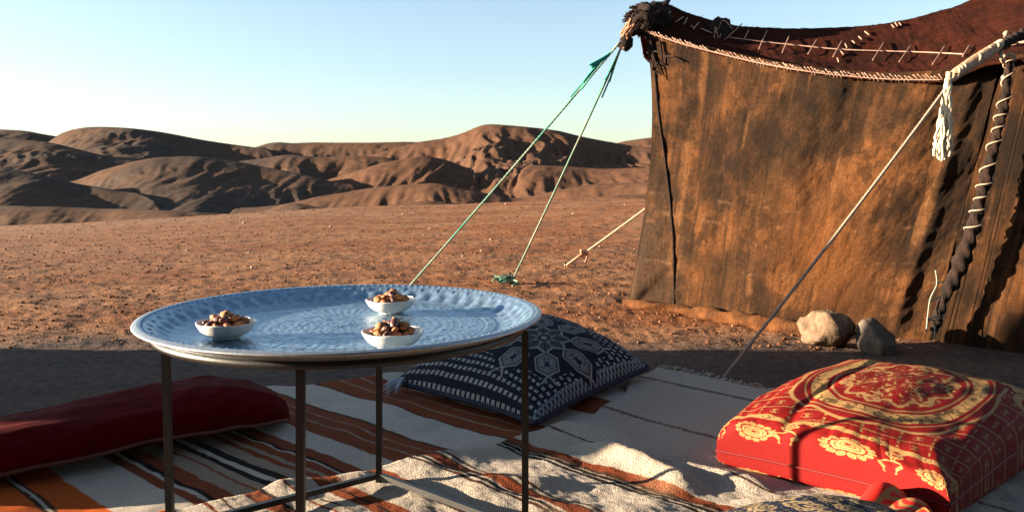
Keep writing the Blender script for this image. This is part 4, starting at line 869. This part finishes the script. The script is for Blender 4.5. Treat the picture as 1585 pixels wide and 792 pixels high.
# guy ropes
def rope(name, a, b, r, m, label, sag=.01, n=160, extra=None):
    a, b = np.array(a, float), np.array(b, float); o = tubes(name, [(line(a, b, n, sag), r, dict(seg=7, lobes=3, lobe_amp=.22, twist=2.1 / r * .5))] , m)
    return tag(o, label, 'rope')
greyrope = mat('weathered_rope', (.22, .17, .13), rough=.9, var=.25, vscale=60, bump=.6, bscale=300)
greenrope = mat('faded_green_rope', (.15, .17, .13), rough=.9, color2=(.03, .15, .115), vscale=3.0, var=.2)
teal = mat('teal_rope', (.012, .19, .155), rough=.85, var=.3, vscale=60)
gy = empty('guy_rope', at(1478, 118, 3.70), 'thick grey guy rope running from the toggle down past the sunlit stone', 'rope')
tubes('rope', [(line(at(1478, 118, 3.70), (*on(1119, 585)[:2], .0), 260, .015), .0066, dict(seg=8, lobes=3, lobe_amp=.2, twist=110))], greyrope, gy)
A1 = at(962, 66, 5.05)
for (px, py, nm, lab, dx) in ((643, 442, 'a', 'left green guy rope running down behind the tray table', -6), (791, 438, 'b', 'right green guy rope ending in a green knot beyond the tray', 6)):
    g1 = empty('guy_rope', A1, lab, 'rope'); Yg = 6.15 if nm == 'b' else 6.1; gp = on(px, py, float(ground_z(*on(px, py)[:2])))
    if nm == 'a': gp = A1 + (gp - A1) * 1.03; gp[2] = max(gp[2], .0)
    A_ = A1 + np.array([dx * .002, 0, 0])
    tubes('rope', [(line(A_, gp, 220, .01), .0072, dict(seg=6, lobes=3, lobe_amp=.2, twist=120))], greenrope, g1)
    k = []
    for i in range(5):
        s0 = A_ + (gp - A_) * rnd.uniform(.0, .04); s1_ = A_ + (gp - A_) * rnd.uniform(.10, .22) + np.array([rnd.uniform(-.02, .03), 0, rnd.uniform(-.02, .02)]); k.append((catmull([s0, (s0 + s1_) / 2 + np.array([rnd.uniform(-.01, .01), 0, .005]), s1_], 10), .0055, dict(seg=5)))
    if nm == 'a':
        s0 = at(945, 82, 5.03)
        for i in range(9): k.append((catmull([s0, at(930, 94 + rnd.uniform(-3, 3), 5.02), at(912 + rnd.uniform(-2, 9), 104 + rnd.uniform(-5, 4), 5.02)], 8), .0042, dict(seg=4)))
    tubes('frayed_wrap', k, teal, g1)
    if nm == 'b':
        c0 = gp + np.array([-.01, -.02, .03]); kk = []
        for i in range(5):
            a = np.linspace(0, rnd.uniform(5, 8), 24); kk.append((np.stack([c0[0] - .03 + (.045 + .008 * i) * np.cos(a), c0[1] + .03 * np.sin(a) * (1 if i % 2 else -1), c0[2] + .004 + .022 * np.sin(a * 1.3 + i)], -1), .0062, dict(seg=5)))
        kk.append((catmull([c0, c0 + [.03, -.03, .0], c0 + [.06, -.12, -.005], c0 + [.02, -.22, -.018]], 14), .0075, dict(seg=5)))
        kk.append((catmull([c0, c0 + [-.05, .02, .02], c0 + [-.11, .0, .005], c0 + [-.12, -.03, -.012]], 14), .007, dict(seg=5)))
        tubes('ground_knot', kk, mat('dark_green_rope', (.03, .16, .12), rough=.85, color2=(.15, .2, .14), vscale=40), g1)
        tubes('peg', [(line(c0 + [.01, 0, -.06], c0 + [0, .0, .05], 3), .010, dict(seg=6))], iron, g1)
g3 = empty('guy_rope', on(878, 413), 'pale guy rope staked out on the gravel behind the tent wall', 'rope')
zg = float(ground_z(*on(878, 413)[:2])); e3 = on(878, 413, zg) + [0, 0, .015]; s3 = np.array([1.55, 6.55, .93])
tubes('rope', [(line(s3, e3, 160, .01), .0085, dict(seg=6, lobes=3, lobe_amp=.2, twist=100))], cordw, g3)
kk = []
m3 = e3 + (s3 - e3) * .13
for i in range(6):
    a = np.linspace(0, 6.5, 20); d_ = (i - 3) * .010; kk.append((np.stack([m3[0] + d_ + .005 * a / 6, m3[1] + .026 * np.cos(a), m3[2] - .005 + .028 * np.sin(a)], -1), .0072, dict(seg=5)))
kk.append((catmull([m3, m3 + [-.05, -.02, -.03], e3 + [.0, -.03, .01], e3], 10), .009, dict(seg=5))); kk.append((catmull([m3, m3 + [.02, -.03, -.04], m3 + [.0, -.04, -.075]], 8), .009, dict(seg=5)))
tubes('rope_knot', kk, mat('rusty_rope', (.36, .18, .11), rough=.9), g3)
tubes('peg', [(line(e3 + [-.01, 0, -.05], e3 + [-.02, 0, .03], 3), .010, dict(seg=6))], iron, g3)
